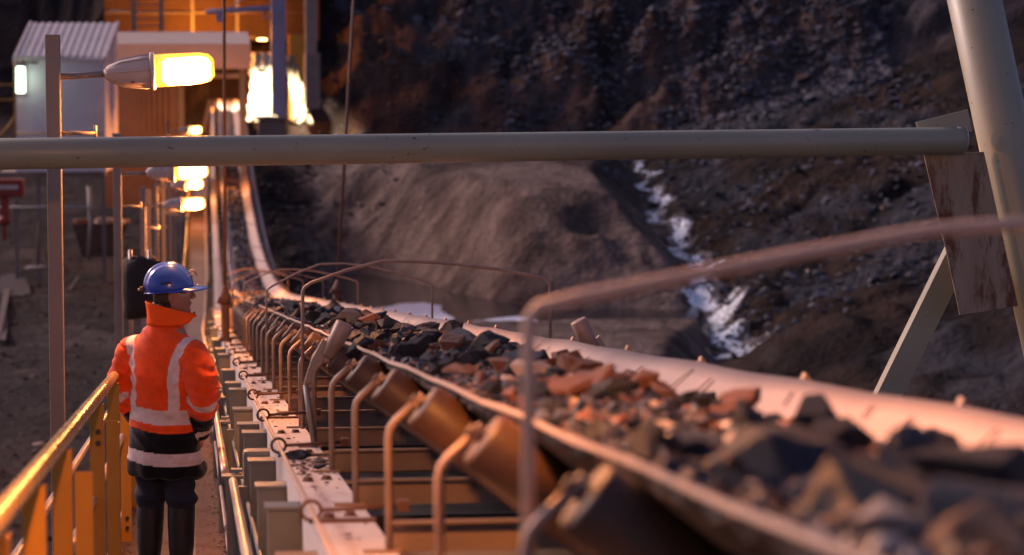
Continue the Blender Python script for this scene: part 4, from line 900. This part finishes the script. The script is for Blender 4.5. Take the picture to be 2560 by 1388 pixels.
mb = MB(); a = at(-40, 474, 87.6); b = at(44, 464, 87.6); mb.box(((a.x+b.x)/2, a.y+.08, (a.z+b.z)/2), (b.x-a.x, .02, b.z-a.z)); mb.build('stripe', M['white'], bb)
mb = MB(); frame_box(mb, 2, 492, 22, 545, 88, .3); mb.ball(at(11, 552, 88), .22, 10, (1, 1, .7)); frame_box(mb, 6, 560, 16, 600, 88, .12); mb.build('stand', M['red'], rb_)
pr_ = thing('pipe_barrier', 'low grey pipe barrier crossing the yard in front of the cabin legs', 'barrier', at(225, 600, 90))
mb = MB(); mb.tube([at(-60, 519, 90), at(214, 519, 90), at(224, 522, 90), at(226, 534, 90)], .04, 8); mb.build('rail', M['galv'], pr_); mb = MB(); mb.tube([at(222, 466, 90.1), at(226, 560, 90.1), at(222, 650, 90.1)], .055, 8); mb.build('post', M['galv'], pr_)
st = thing('stand_sign', 'slim post on a round pale base plate standing in the yard', 'post', at(92, 666, 84))
mb = MB(); mb.tube([at(92, 668, 84), at(98, 555, 84)], .035, 8); mb.build('post', M['rust'], st)
mb = MB(); c = at(92, 668, 84); mb.tube([c-Vector((0, 0, .05)), c, c+Vector((0, 0, .03))], .33, 20, rr=[.33, .33, .25]); mb.build('base_plate', M['concrete'], st)
def laid(px0, py0, d0, px1, py1, d1, w, m, lab, nm='timber_plank'):
    a = at(px0, py0, d0); b = at(px1, py1, d1); a = atz(px0, py0, gz(a.x, a.y)+.08); b = atz(px1, py1, gz(b.x, b.y)+.08); u = (b-a).normalized(); s = Vector((u.y, -u.x, 0))*w
    mb = MB(); mb.quadslab([a-s, a+s, b+s, b-s], (0, 0, -.08)); o = mb.build(nm, m, loc=a); tag(o, lab, 'plank'); return o
laid(18, 722, 90, -8, 850, 72, .09, M['timber'], 'long pale timber plank lying at the left frame edge of the yard')
laid(16, 800, 78, 8, 850, 73, .055, M['timber'], 'short pale timber piece beside the long plank at the left edge')
laid(196, 692, 90, 170, 728, 85, .04, M['timber'], 'thin stick lying in the yard between the first two lamp posts')
laid(180, 620, 97, 168, 646, 94, .04, M['timber'], 'small stick leaning below the left corner of the skip bin')
puddle = blob('yard_puddle', wig(pzone([(0, 690), (30, 682), (70, 700), (75, 735), (40, 742), (0, 735)], CZ-8.36), 0, 4, .05), CZ-8.36, mat('muddy_puddle', (.06, .05, .05), (.08, .066, .064), 2, .45, bump=.05)); tag(puddle, kind='structure')
for px, py, dd, s, lab in ((243, 655, 92, .17, 'pale plastic scrap on the ground below the skip bin'), (310, 668, 90, .16, 'small pale scrap in the yard right of the second lamp post')):
    p = at(px, py, dd); q = atz(px, py, gz(p.x, p.y)+.05); o = link_mesh('scrap', rock_mesh('scrap', M['cabin'], int(px), .4, 12, .05), None, q, (0, 0, 0), (s, s*1.4, s*.5)); tag(o, lab, 'scrap')

# ------------------------------------------------------------------ the worker
PY = 15.35; PX = -.165
feet = L(PX, HW, PY); PSI = R(32)                              # facing away and 25 deg to the right
wk_ = thing('person', 'person in orange and navy jacket and blue hard hat, seen from behind, looking right', 'person', feet, rz=-PSI)
def pm(name, me, m, parent=wk_):
    me.materials.clear(); me.materials.append(m); o = bpy.data.objects.new(name, me); COL.objects.link(o); o.parent = parent; return o
def remeshed(mb, vox, smooth=6, ratio=None):
    """join overlapping lofts into one skin"""

    me = bpy.data.meshes.new('tmp'); me.from_pydata(mb.v, [], mb.f); bm = bmesh.new(); bm.from_mesh(me); bmesh.ops.recalc_face_normals(bm, faces=bm.faces); bm.to_mesh(me); bm.free()
    o = bpy.data.objects.new('tmp', me); COL.objects.link(o); r_ = o.modifiers.new('r', 'REMESH'); r_.mode = 'VOXEL'; r_.voxel_size = vox; r_.use_smooth_shade = True
    s_ = o.modifiers.new('s', 'SMOOTH'); s_.iterations = smooth; s_.factor = .5
    bpy.context.view_layer.update(); dg = bpy.context.evaluated_depsgraph_get(); out = bpy.data.meshes.new_from_object(o.evaluated_get(dg)); bpy.data.objects.remove(o); return out
def loft_h(mb, rings, n=28):
    """horizontal ellipses (z, cx, cy, rx, ry)"""
    vs = [Vector((cx+rx*math.cos(2*PI*j/n), cy+ry*math.sin(2*PI*j/n), z)) for z, cx, cy, rx, ry in rings for j in range(n)]; m = len(rings)
    return mb.add(vs, [(i*n+j, i*n+(j+1) % n, (i+1)*n+(j+1) % n, (i+1)*n+j) for i in range(m-1) for j in range(n)]+[tuple(range(n)), tuple((m-1)*n+j for j in range(n))], True)
def limb(mb, pts, rr, n=18):
    # rounded tapering limb through pts
    P = [Vector(p) for p in pts]; out = []; rad = []
    for i in range(len(P)-1):
        for k in range(6):
            t = k/6; a = P[max(i-1, 0)]; b = P[i]; c = P[i+1]; d = P[min(i+2, len(P)-1)]
            out.append(.5*((2*b)+(c-a)*t+(2*a-5*b+4*c-d)*t*t+(3*b-3*c+d-a)*t**3)); rad.append(rr[i]*(1-t)+rr[i+1]*t)
    out.append(P[-1]); rad.append(rr[-1]); return mb.tube(out, 1, n, rr=rad)
shR, elR, wrR = Vector((.175, -.01, 1.262)), Vector((.262, -.035, 1.02)), Vector((.165, .09, .80))
shL, elL, wrL = Vector((-.175, -.01, 1.262)), Vector((-.255, -.03, 1.03)), Vector((-.16, .09, .81))
# body underneath: one continuous skin with face and hands
hd = Matrix.Rotation(R(-54), 3, 'Z')                          # head turned a further 48 deg to the right
HC = Vector((.045, .02, 1.545)); 
def H(f, s, u): return HC+hd @ Vector((s, f, u))               # forward, side(right), up in head space
bd = MB()
loft_h(bd, [(.78, 0, 0, .15, .10), (.85, 0, 0, .17, .12), (1.0, 0, 0, .14, .10), (1.15, 0, 0, .155, .105), (1.28, 0, 0, .16, .10), (1.36, 0, 0, .12, .08), (1.40, 0, .0, .06, .06)])
limb(bd, [(0, -.005, 1.34), (.015, .0, 1.42), HC+Vector((-.02, 0, -.03))], [.058, .055, .058])
for s, e, w in ((shR, elR, wrR), (shL, elL, wrL)):
    limb(bd, [s, e, w], [.05, .038, .027])
    dn = (w-e).normalized(); pal = w+dn*.05+Vector((0, .0, 0)); sg = 1 if s.x > 0 else -1
    bd.ball(pal, .045, 12, (.45, 1, 1.05))
    for k in range(4):                                         # fingers curled in front
        b0 = pal+dn*.03+Vector((-sg*.002, -.03+k*.02, 0)); ln = [.062, .07, .066, .052][k]
        limb(bd, [b0, b0+dn*ln*.55+Vector((-sg*.012, .004, 0)), b0+dn*ln+Vector((-sg*.034, .01, 0))], [.0092, .0088, .0075], 8)
    b0 = pal+Vector((-sg*.01, .035, .02)); limb(bd, [b0, b0+dn*.03+Vector((-sg*.01, .022, 0)), b0+dn*.058+Vector((-sg*.02, .02, 0))], [.012, .0105, .009], 8)
for sx_, ln in ((-1, 0), (1, 0)):
    limb(bd, [(sx_*.085, 0, .84), (sx_*.095, .0, .45), (sx_*.10, -.01, .10)], [.085, .055, .04]); limb(bd, [(sx_*.10, -.03, .06), (sx_*.11, .12, .04)], [.04, .032])
# head: lofted front-to-back shape built from rings along up
def head_ring(u, fb, ff, w, n=24):
    vs = []
    for j in range(n):
        a = 2*PI*j/n; c = math.cos(a); s = math.sin(a); f = (ff if c > 0 else fb)*abs(c)**.9*(1 if c > 0 else -1); vs.append(H(f, w*s*(1-.12*max(0, c)), u))
    return vs
hr_ = [(-.112, .01, .062, .030), (-.10, .03, .082, .045), (-.075, .055, .089, .058), (-.045, .075, .090, .066), (-.01, .088, .089, .071), (.03, .096, .091, .074), (.06, .096, .093, .075), (.09, .085, .083, .068), (.115, .055, .055, .045)]
vs = [v for r_ in hr_ for v in head_ring(*r_)]; n = 24; m = len(hr_)
bd.add(vs, [(i*n+j, i*n+(j+1) % n, (i+1)*n+(j+1) % n, (i+1)*n+j) for i in range(m-1) for j in range(n)]+[tuple(range(n)), tuple((m-1)*n+j for j in range(n))], True)
limb(bd, [H(.086, 0, .028), H(.100, 0, .006), H(.112, 0, -.012), H(.094, 0, -.020)], [.010, .011, .0135, .008], 10)   # nose
for s_ in (-1, 1): bd.ball(H(.102, s_*.011, -.016), .0085, 8)
bd.ball(H(.089, 0, -.043), .013, 10, (1, 1, .55)); bd.ball(H(.086, 0, -.058), .0125, 10, (1, 1, .6)); bd.ball(H(.079, 0, -.088), .02, 10)   # lips, chin
limb(bd, [H(.088, -.035, .036), H(.097, 0, .040), H(.088, .035, .036)], [.008, .009, .008], 8)                          # brow
for s_ in (-1, 1):
    bd.add([], []); limb(bd, [H(-.012, s_*.074, -.035), H(-.022, s_*.082, -.012), H(-.016, s_*.083, .012), H(0, s_*.077, .016)], [.006, .009, .009, .006], 8); bd.ball(H(-.008, s_*.073, -.008), .017, 10, (.5, .9, 1.2))
SK = mat('skin', (.34, .155, .11), (.40, .19, .14), 20, .5, bump=.1, bsc=90, bdist=.001)
body = pm('body', remeshed(bd, .0042, 3), SK)
for p in body.data.polygons: p.use_smooth = True
# eyes and mouth line
ey = MB()
for s_ in (-1, 1): ey.ball(H(.079, s_*.031, .014), .0125, 12)
ew = mat('eye_white', (.6, .55, .5), None, rough=.2, bump=0); ey = ey.build('eye', ew); ey.parent = wk_
ip = MB()
for s_ in (-1, 1): ip.ball(H(.0885, s_*.031, .014), .006, 8, (.6, .6, 1))
ip = ip.build('iris', M['black']); ip.parent = ey
lp = MB(); limb(lp, [H(.084, -.024, -.051), H(.098, 0, -.0505), H(.084, .024, -.051)], [.002, .0028, .002], 6); lp = lp.build('mouth', mat('lip', (.25, .07, .06), None, rough=.4, bump=0)); lp.parent = wk_
# hair below the helmet, tied low
ha = MB(); hairm = mat('dark_brown_hair', (.028, .015, .010), (.06, .03, .018), 60, .45, bump=.8, bsc=120, stretch=(1, 1, .2))
vs = []; n = 20; rings = [(.04, 1.05), (.0, 1.07), (-.035, 1.06), (-.065, .95), (-.085, .7)]
for u_, k in rings:
    for j in range(n):
        a = R(102)+R(156)*j/(n-1); c = math.cos(a); s = math.sin(a); vs.append(H(.094*c*k+.004*math.sin(j*2.3), .080*s*k+.003*math.sin(j*3.1+u_*90), u_+.004*math.sin(j*1.7)))
ha.add(vs, [(i*n+j, i*n+j+1, (i+1)*n+j+1, (i+1)*n+j) for i in range(len(rings)-1) for j in range(n-1)], True)
rh = random.Random(5)
for k in range(70):                                            # wisps
    a = R(105)+R(150)*rh.random(); c = math.cos(a); s = math.sin(a); p0 = H(.096*c, .082*s, -.03-.03*rh.random()); ha.tube([p0, p0+hd @ Vector((.012*s, .012*c, -.02)), p0+hd @ Vector((.008*s+.01*rh.gauss(0, 1), .01*c+.012*rh.gauss(0, 1), -.042))], .0013, 4)
ho = ha.build('hair', hairm); ho.parent = wk_; so_ = ho.modifiers.new('s', 'SOLIDIFY'); so_.thickness = .008; so_.offset = -1
# jacket
jk = MB()
TR = [(.585, .0, 0, .205, .155), (.66, 0, 0, .203, .155), (.74, 0, 0, .202, .155), (.84, 0, 0, .199, .15), (.95, 0, 0, .201, .148), (1.06, 0, -.005, .207, .147), (1.14, 0, -.01, .203, .14), (1.21, 0, -.01, .198, .132), (1.27, 0, -.008, .178, .12), (1.325, .0, -.004, .148, .105), (1.375, .005, 0, .108, .09), (1.42, .01, 0, .080, .078)]
loft_h(jk, TR, 40)
for s, e, w in ((shR, elR, wrR), (shL, elL, wrL)):
    sg = 1 if s.x > 0 else -1
    limb(jk, [s+Vector((-sg*.06, 0, .01)), s+Vector((sg*.008, 0, -.03)), (s+e)/2+Vector((sg*.012, 0, 0)), e+Vector((sg*.002, -.004, 0)), (e+w)/2+Vector((sg*.004, 0, -.004)), w], [.07, .088, .089, .085, .074, .060], 20)
jm = remeshed(jk, .0056, 11)
vco = np.zeros(len(jm.vertices)*3); jm.vertices.foreach_get('co', vco); vco = vco.reshape(-1, 3); vno = np.zeros(len(jm.vertices)*3); jm.vertices.foreach_get('normal', vno); vno = vno.reshape(-1, 3)
def seg(P, a, b):
    a = np.array(a); b = np.array(b); ab = b-a; t = np.clip(((P-a) @ ab)/(ab @ ab), 0, 1); return t, np.linalg.norm(P-(a+t[:, None]*ab), axis=1)
def torso_d(P):
    z = [r_[0] for r_ in TR]; rx = np.interp(P[:, 2], z, [r_[3] for r_ in TR]); ry = np.interp(P[:, 2], z, [r_[4] for r_ in TR]); return (np.sqrt((P[:, 0]/rx)**2+(P[:, 1]/ry)**2)-1)*np.minimum(rx, ry)
td = torso_d(vco); arm = np.zeros(len(vco)); armt = np.full(len(vco), -1.0)
for s, e, w in ((shR, elR, wrR), (shL, elL, wrL)):
    t1, d1 = seg(vco, s, e); t2, d2 = seg(vco, e, w); d = np.minimum(d1, d2); t = np.where(d1 <= d2, t1, 1+t2); isa = (d-.083 < td)*(t > .02); arm = np.where(isa, 1, arm); armt = np.where(isa, t, armt)
X_, Y_, Z_ = vco[:, 0], vco[:, 1], vco[:, 2]
# cloth folds
def nz(sx, sy, sz, seed, o=3):
    return fbm(X_*sx+Z_*sz*.6+seed, Y_*sy+Z_*sz+seed*1.7, seed, o)-.5
fold = nz(4, 4, 5, 3)*.030+(fbm(X_*7+Z_*9, Y_*7-Z_*5, 17, 3, True)-.55)*.022
creases = np.sin((Z_*1.0+X_*.55+fbm(X_*5, Z_*5, 8, 2)*.14)*62)*np.clip(fbm(X_*6+3, Z_*6+Y_*4, 23, 2)-.38, 0, .4)*.022
ea = np.exp(-((armt-1.0)/.42)**2); elb = np.sin(Z_*105+X_*40+fbm(X_*9, Z_*9, 6, 2)*9)*.0065*ea*arm
cuff = np.exp(-((armt-1.85)/.2)**2)*arm; elb += np.sin(Z_*150)*.003*cuff
hem = np.exp(-((Z_-.60)/.10)**2)*(1-arm); flare = hem*(.005*np.sin(np.arctan2(Y_, X_)*7+1)+.008+.045*np.exp(-((np.arctan2(Y_, X_)-.75)/.35)**2))
seam = -.006*np.exp(-((Z_-.832)/.006)**2)*(1-arm)-.004*np.exp(-(np.abs(armt-.06)/.03)**2)
waist = np.sin(Z_*58+X_*13+fbm(X_*6, Z_*3, 12, 2)*5)*.0045*np.exp(-((Z_-.93)/.09)**2)*(1-arm)
armpit = np.sin((X_*.8-Z_)*75)*.004*np.exp(-(((np.abs(X_)-.16)/.05)**2+((Z_-1.15)/.09)**2))
vco2 = vco+vno*(fold+creases+elb+flare+seam+waist+armpit)[:, None]
# flap lifted at the right hem, where the hand pushes the jacket forward
jm.vertices.foreach_set('co', vco2.ravel()); jm.update()
# colours by garment panel
OR_ = np.array([1.0, .098, .011]); OR2 = np.array([.95, .10, .012]); NV = np.array([.004, .003, .005]); TP = np.array([.80, .66, .62])
col = np.tile(OR_, (len(vco), 1)); tape = np.zeros(len(vco)); zz = Z_+.012*np.sin(X_*9+.5)
torso = arm == 0
col[torso & (zz < .83)] = NV
tp = torso & (((zz > .872) & (zz < .950)) | ((zz > .655) & (zz < .722)))
bx = np.abs(X_-.0); cx_ = .125+np.clip((Z_-1.08)/.25, 0, 1)**1.5*.055+.006*np.sin(Z_*14)
tp |= (Z_ < 1.33) & (zz > .91) & (np.abs(bx-cx_) < .026) & (torso | ((armt > -1) & (armt < .16)))
tp |= (arm == 1) & (armt > 1.0) & (armt < 1.16)
col[(arm == 1) & (armt > 1.42)] = NV
tp |= (arm == 1) & (armt > 1.78) & (armt < 1.90)
col[tp] = TP
ca = jm.color_attributes.new('panels', 'FLOAT_COLOR', 'POINT'); ca.data.foreach_set('color', np.concatenate([col, tp[:, None]*1.0], 1).ravel())
JM = attr_mat('hi_vis_cloth', 'panels', .75, .35, 260, .0015, spec=.15, mul=(.74, 1.1), mulsc=9)
t = JM.node_tree; b_ = t.nodes['Principled BSDF']; at_ = [n_ for n_ in t.nodes if n_.type == 'ATTRIBUTE'][0]
mr = t.nodes.new('ShaderNodeMapRange'); t.links.new(at_.outputs['Alpha'], mr.inputs[0]); mr.inputs[3].default_value = .78; mr.inputs[4].default_value = .42; t.links.new(mr.outputs[0], b_.inputs['Roughness']); b_.inputs['Sheen Weight'].default_value = .25
jacket = pm('jacket', jm, JM)
for p in jm.polygons: p.use_smooth = True
# collar: standing, its front points pushed out
n = 48; ring0, ring1, ringm = [], [], []
for j in range(n+1):
    a = R(14)+R(332)*j/n                                       # opening towards the face
    hdir = R(90)-R(48)
    f = math.cos(a); s_ = math.sin(a)
    def Hc(ff, ss, z): v = hd @ Vector((ss, ff, 0)); return Vector((.02+v.x, .0+v.y, z))
    k = max(0, f)**2.2
    rf0 = .098+.015*k; rf1 = (.108 if f < 0 else .108+.062*k)
    z1 = 1.512-.030*(f+1)-.018*k; z0 = 1.385+.008*k
    ring0.append(Hc(rf0*f, .088*s_, z0)); ringm.append(Hc((rf0*1.02+rf1)/2.03*f-.006*f, (.092)*s_+.0025*math.sin(j*1.3), (z0+z1)/2+.005)); ring1.append(Hc(rf1*f-.012*(f < 0)*f*0, (.090-.028*k)*s_, z1))
cl = MB(); m = n+1; cl.add(ring0+ringm+ring1, [(i*m+j, i*m+j+1, (i+1)*m+j+1, (i+1)*m+j) for i in range(2) for j in range(n)], True)
orm = mat('orange_collar_cloth', (1, .105, .012), (1, .13, .014), 14, .78, bump=.3, bsc=260, spec=.15, bdist=.0015)
co_ = cl.build('collar', orm); co_.parent = jacket; ms = co_.modifiers.new('sub', 'SUBSURF'); ms.levels = 2; ms.render_levels = 2; ms = co_.modifiers.new('s', 'SOLIDIFY'); ms.thickness = .007
sn = MB(); q = ring1[2]; q2 = hd @ Vector((.03, .0, 0)); c_ = Hc(.142, .052, 1.452); sn.tube([c_, c_+hd @ Vector((.010, 0, 0))], .005, 8); sn = sn.build('snap_button', M['dark']); sn.parent = jacket
# trousers and boots
tr = MB()
for sx_ in (-1, 1):
    limb(tr, [(sx_*.075, 0, .86), (sx_*.088, .0, .68), (sx_*.094, .005, .52), (sx_*.094, .0, .44), (sx_*.096, 0, .36)], [.098, .095, .080, .076, .062])
loft_h(tr, [(.733, 0, .003, .158, .109), (.823, 0, .003, .181, .131), (.917, 0, .003, .152, .112)], 26)
tm = remeshed(tr, .008, 4); v = np.zeros(len(tm.vertices)*3); tm.vertices.foreach_get('co', v); v = v.reshape(-1, 3); nn_ = np.zeros(len(tm.vertices)*3); tm.vertices.foreach_get('normal', nn_); nn_ = nn_.reshape(-1, 3)
dsp = (fbm(v[:, 0]*9+v[:, 2]*6, v[:, 2]*9, 3, 3)-.5)*.018+np.exp(-((v[:, 2]-.455)/.03)**2)*.014+np.sin(v[:, 2]*90+v[:, 0]*30)*.004*np.exp(-((v[:, 2]-.5)/.08)**2)
tm.vertices.foreach_set('co', (v+nn_*dsp[:, None]).ravel()); tm.update()
for p in tm.polygons: p.use_smooth = True
pm('trousers', tm, mat('navy_trousers', (.010, .012, .030), (.016, .018, .042), 10, .85, bump=.4, bsc=200, bdist=.002))
btm = mat('black_rubber_boot', (.010, .009, .008), (.016, .013, .012), 5, .5, bump=.1)
for sx_ in (-1, 1):
    bt = MB(); limb(bt, [(sx_*.096, .005, .425), (sx_*.098, .0, .34), (sx_*.10, -.005, .2), (sx_*.10, -.012, .10), (sx_*.10, -.015, .055)], [.074, .0735, .068, .055, .055], 22)
    limb(bt, [(sx_*.10, -.03, .058), (sx_*.104, .05, .055), (sx_*.112, .15, .045), (sx_*.114, .185, .04)], [.05, .05, .046, .034], 16)
    b_m = remeshed(bt, .006, 4)
    for p in b_m.polygons: p.use_smooth = True
    bo = pm('boot', b_m, btm)
    so2 = MB(); so2.prism([(sx_*.104+.052*math.cos(a)*(1), .075+.135*math.sin(a)) for a in [2*PI*j/20 for j in range(20)]], 'z', 0, .022); so2 = so2.build('sole', M['black']); so2.parent = bo

# helmet
hp = bpy.data.materials.new('blue_helmet_plastic'); hp.use_nodes = True; b_ = hp.node_tree.nodes['Principled BSDF']; b_.inputs['Base Color'].default_value = (.022, .065, .42, 1); b_.inputs['Roughness'].default_value = .24; b_.inputs['Coat Weight'].default_value = .4; b_.inputs['Coat Roughness'].default_value = .08
nb = hp.node_tree.nodes.new('ShaderNodeTexNoise'); nb.inputs['Scale'].default_value = 60; bp = hp.node_tree.nodes.new('ShaderNodeBump'); bp.inputs['Strength'].default_value = .03; hp.node_tree.links.new(nb.outputs[0], bp.inputs['Height']); hp.node_tree.links.new(bp.outputs[0], b_.inputs['Normal'])
TL = R(7)                                                       # helmet tipped up at the front
def K(f, s, u):                                                 # helmet space, origin at rim centre
    f2 = f*math.cos(TL)-u*math.sin(TL); u2 = f*math.sin(TL)+u*math.cos(TL); return H(f2-.012, s, u2+.028)
n = 64; m = 20; vs = []
for i in range(m+1):
    t = i/m*PI/2; cu = math.cos(t)**.80; su = math.sin(t)**1.0
    for j in range(n):
        a = 2*PI*j/n; f = math.cos(a); s = math.sin(a)
        ff = (.128 if f > 0 else .134)*cu*f; ss = .108*cu*s; u = .138*su
        if f > .2: ff -= .02*su*(f-.2)                          # front slopes back
        rdg = math.exp(-((ss/.020)**4))*.0085*sstep(.0, .35, np.array([su]))[()] if True else 0
        rdg = float(np.asarray(rdg).ravel()[0]) if hasattr(rdg, '__len__') or isinstance(rdg, np.ndarray) else float(rdg)
        if f > .55 and su < .55: rdg *= max(0, su*2-.1)
        r2 = math.exp(-(((abs(ss)-.048)/.008)**2))*.003*(su > .3)
        rr_ = 1+(rdg+r2)/.12; vs.append(K(ff*rr_, ss*rr_ if abs(ss) > .03 else ss, u*rr_))
hs = MB(); hs.add(vs, [(i*n+j, i*n+(j+1) % n, (i+1)*n+(j+1) % n, (i+1)*n+j) for i in range(m) for j in range(n)], True)
helm = hs.build('hard_hat', hp); helm.parent = wk_; ms = helm.modifiers.new('s', 'SOLIDIFY'); ms.thickness = .0035; ms.offset = -1
br = MB(); vs = []; steps = [0, .25, .5, .75, 1]
for st_ in steps:
    for j in range(n):
        a = 2*PI*j/n; f = math.cos(a); s = math.sin(a); base_f = (.127 if f > 0 else .133)*f; base_s = .107*s
        ext = .009+(.066*max(0, (f-.45)/.55)**.75 if f > .45 else 0); kf = st_*ext
        drop_ = -.004*st_-.016*st_*st_*(1 if f > .45 else .3)*max(0, f)+.0*abs(s); drop_ -= .010*s*s*st_*(1 if f > 0 else .2)
        vs.append(K(base_f+f*kf*1.05, base_s+s*kf*(.9 if f > .45 else 1), .002+drop_))
br.add(vs, [(i*n+j, i*n+(j+1) % n, (i+1)*n+(j+1) % n, (i+1)*n+j) for i in range(4) for j in range(n)], True)
brim = br.build('brim', hp); brim.parent = helm; ms = brim.modifiers.new('s', 'SOLIDIFY'); ms.thickness = .0035
def shell(f_t, up):                                             # point on the right-hand side of the shell
    return K(f_t, .108*math.sqrt(max(0, 1-(f_t/.13)**2))*math.cos(math.asin(min(.99, up/.138)))**.8+.0012, up)
# rim slot moulding and label on the near side (the side turned to the viewer)
SG = 1
sl_ = MB(); 
for f0, f1, u0, u1 in ((-.06, .005, .008, .014), (.005, .013, .006, .024)):
    q = [shell(f0, u0), shell(f1, u0), shell(f1, u1), shell(f0, u1)]; sl_.quadslab(q, hd @ Vector((.004, 0, 0)))
slo = sl_.build('slot_moulding', hp); slo.parent = helm
c0 = shell(-.050, .036); c1 = shell(.004, .036); c2 = shell(.004, .051); c3 = shell(-.050, .051); 
lb = MB(); lb.quadslab([c0, c1, c2, c3], hd @ Vector((.0012, 0, 0))); lbo = lb.build('label_strip', M['black']); lbo.parent = helm
lm = mat('label_lettering', (.05, .10, .45), None, rough=.5, bump=0)
xa = (c1-c0).normalized(); ya = (c3-c0).normalized(); za = xa.cross(ya).normalized(); ya = za.cross(xa)
tx = text_mesh('lettering', 'VISITOR', .0125, lm, lbo, (0, 0, 0), (0, 0, 0), .0004, .0001); mt = Matrix((xa, ya, za)).transposed().to_4x4(); mt.translation = (c0+c1+c2+c3)/4+za*.0018+hd @ Vector((.0012, 0, 0)); tx.matrix_local = mt
# lamp clip at the front, rear light
cp = MB(); cp.box(K(.108, 0, .062), (.03, .012, .03), hd.to_4x4().to_3x3()); cp.tube([K(.102, .0, .078), K(.128, 0, .086), K(.139, 0, .078), K(.150, 0, .052)], .0035, 8); cp.tube([K(.118, .012, .04), K(.126, .012, .07)], .004, 6)
cpo = cp.build('lamp_clip', M['galv']); cpo.parent = helm
rl = MB(); rl.tube([K(-.132, .0, .024), K(-.158, 0, .022)], .013, 10); rlo = rl.build('rear_clip', M['rust']); rlo.parent = helm
rl = MB(); rl.ball(K(-.162, 0, .020), .008, 10); rlo2 = rl.build('reflector', M['white']); rlo2.parent = rlo
# safety glasses
gg = MB()
for s_ in (-1, 1):
    gg.tube([H(-.012, s_*.079, .018), H(.03, s_*.080, .017), H(.066, s_*.073, .014)], .0042, 6)
gg.tube([H(.066, .073, .016), H(.095, .042, .026), H(.104, 0, .024), H(.095, -.042, .026), H(.066, -.073, .016)], .0028, 6)
go = gg.build('glasses_frame', M['black']); go.parent = wk_
gl_ = MB(); n = 16
for (z0, z1) in ((-.016, .026),):
    A_ = [H(.103*math.cos(a)*1.0+.002, .076*math.sin(a), z1-.003) for a in [R(-76)+R(152)*j/n for j in range(n+1)]]; B_ = [H(.096*math.cos(a), .068*math.sin(a), z0+.008*abs(math.sin(a))**2) for a in [R(-76)+R(152)*j/n for j in range(n+1)]]
    m = n+1; gl_.add(A_+B_, [(j, j+1, m+j+1, m+j) for j in range(n)], True)
lg = bpy.data.materials.new('clear_lens'); lg.use_nodes = True; b_ = lg.node_tree.nodes['Principled BSDF']; b_.inputs['Base Color'].default_value = (.8, .75, .7, 1); b_.inputs['Roughness'].default_value = .05; b_.inputs['Alpha'].default_value = .35
glo = gl_.build('lens', lg); glo.parent = go
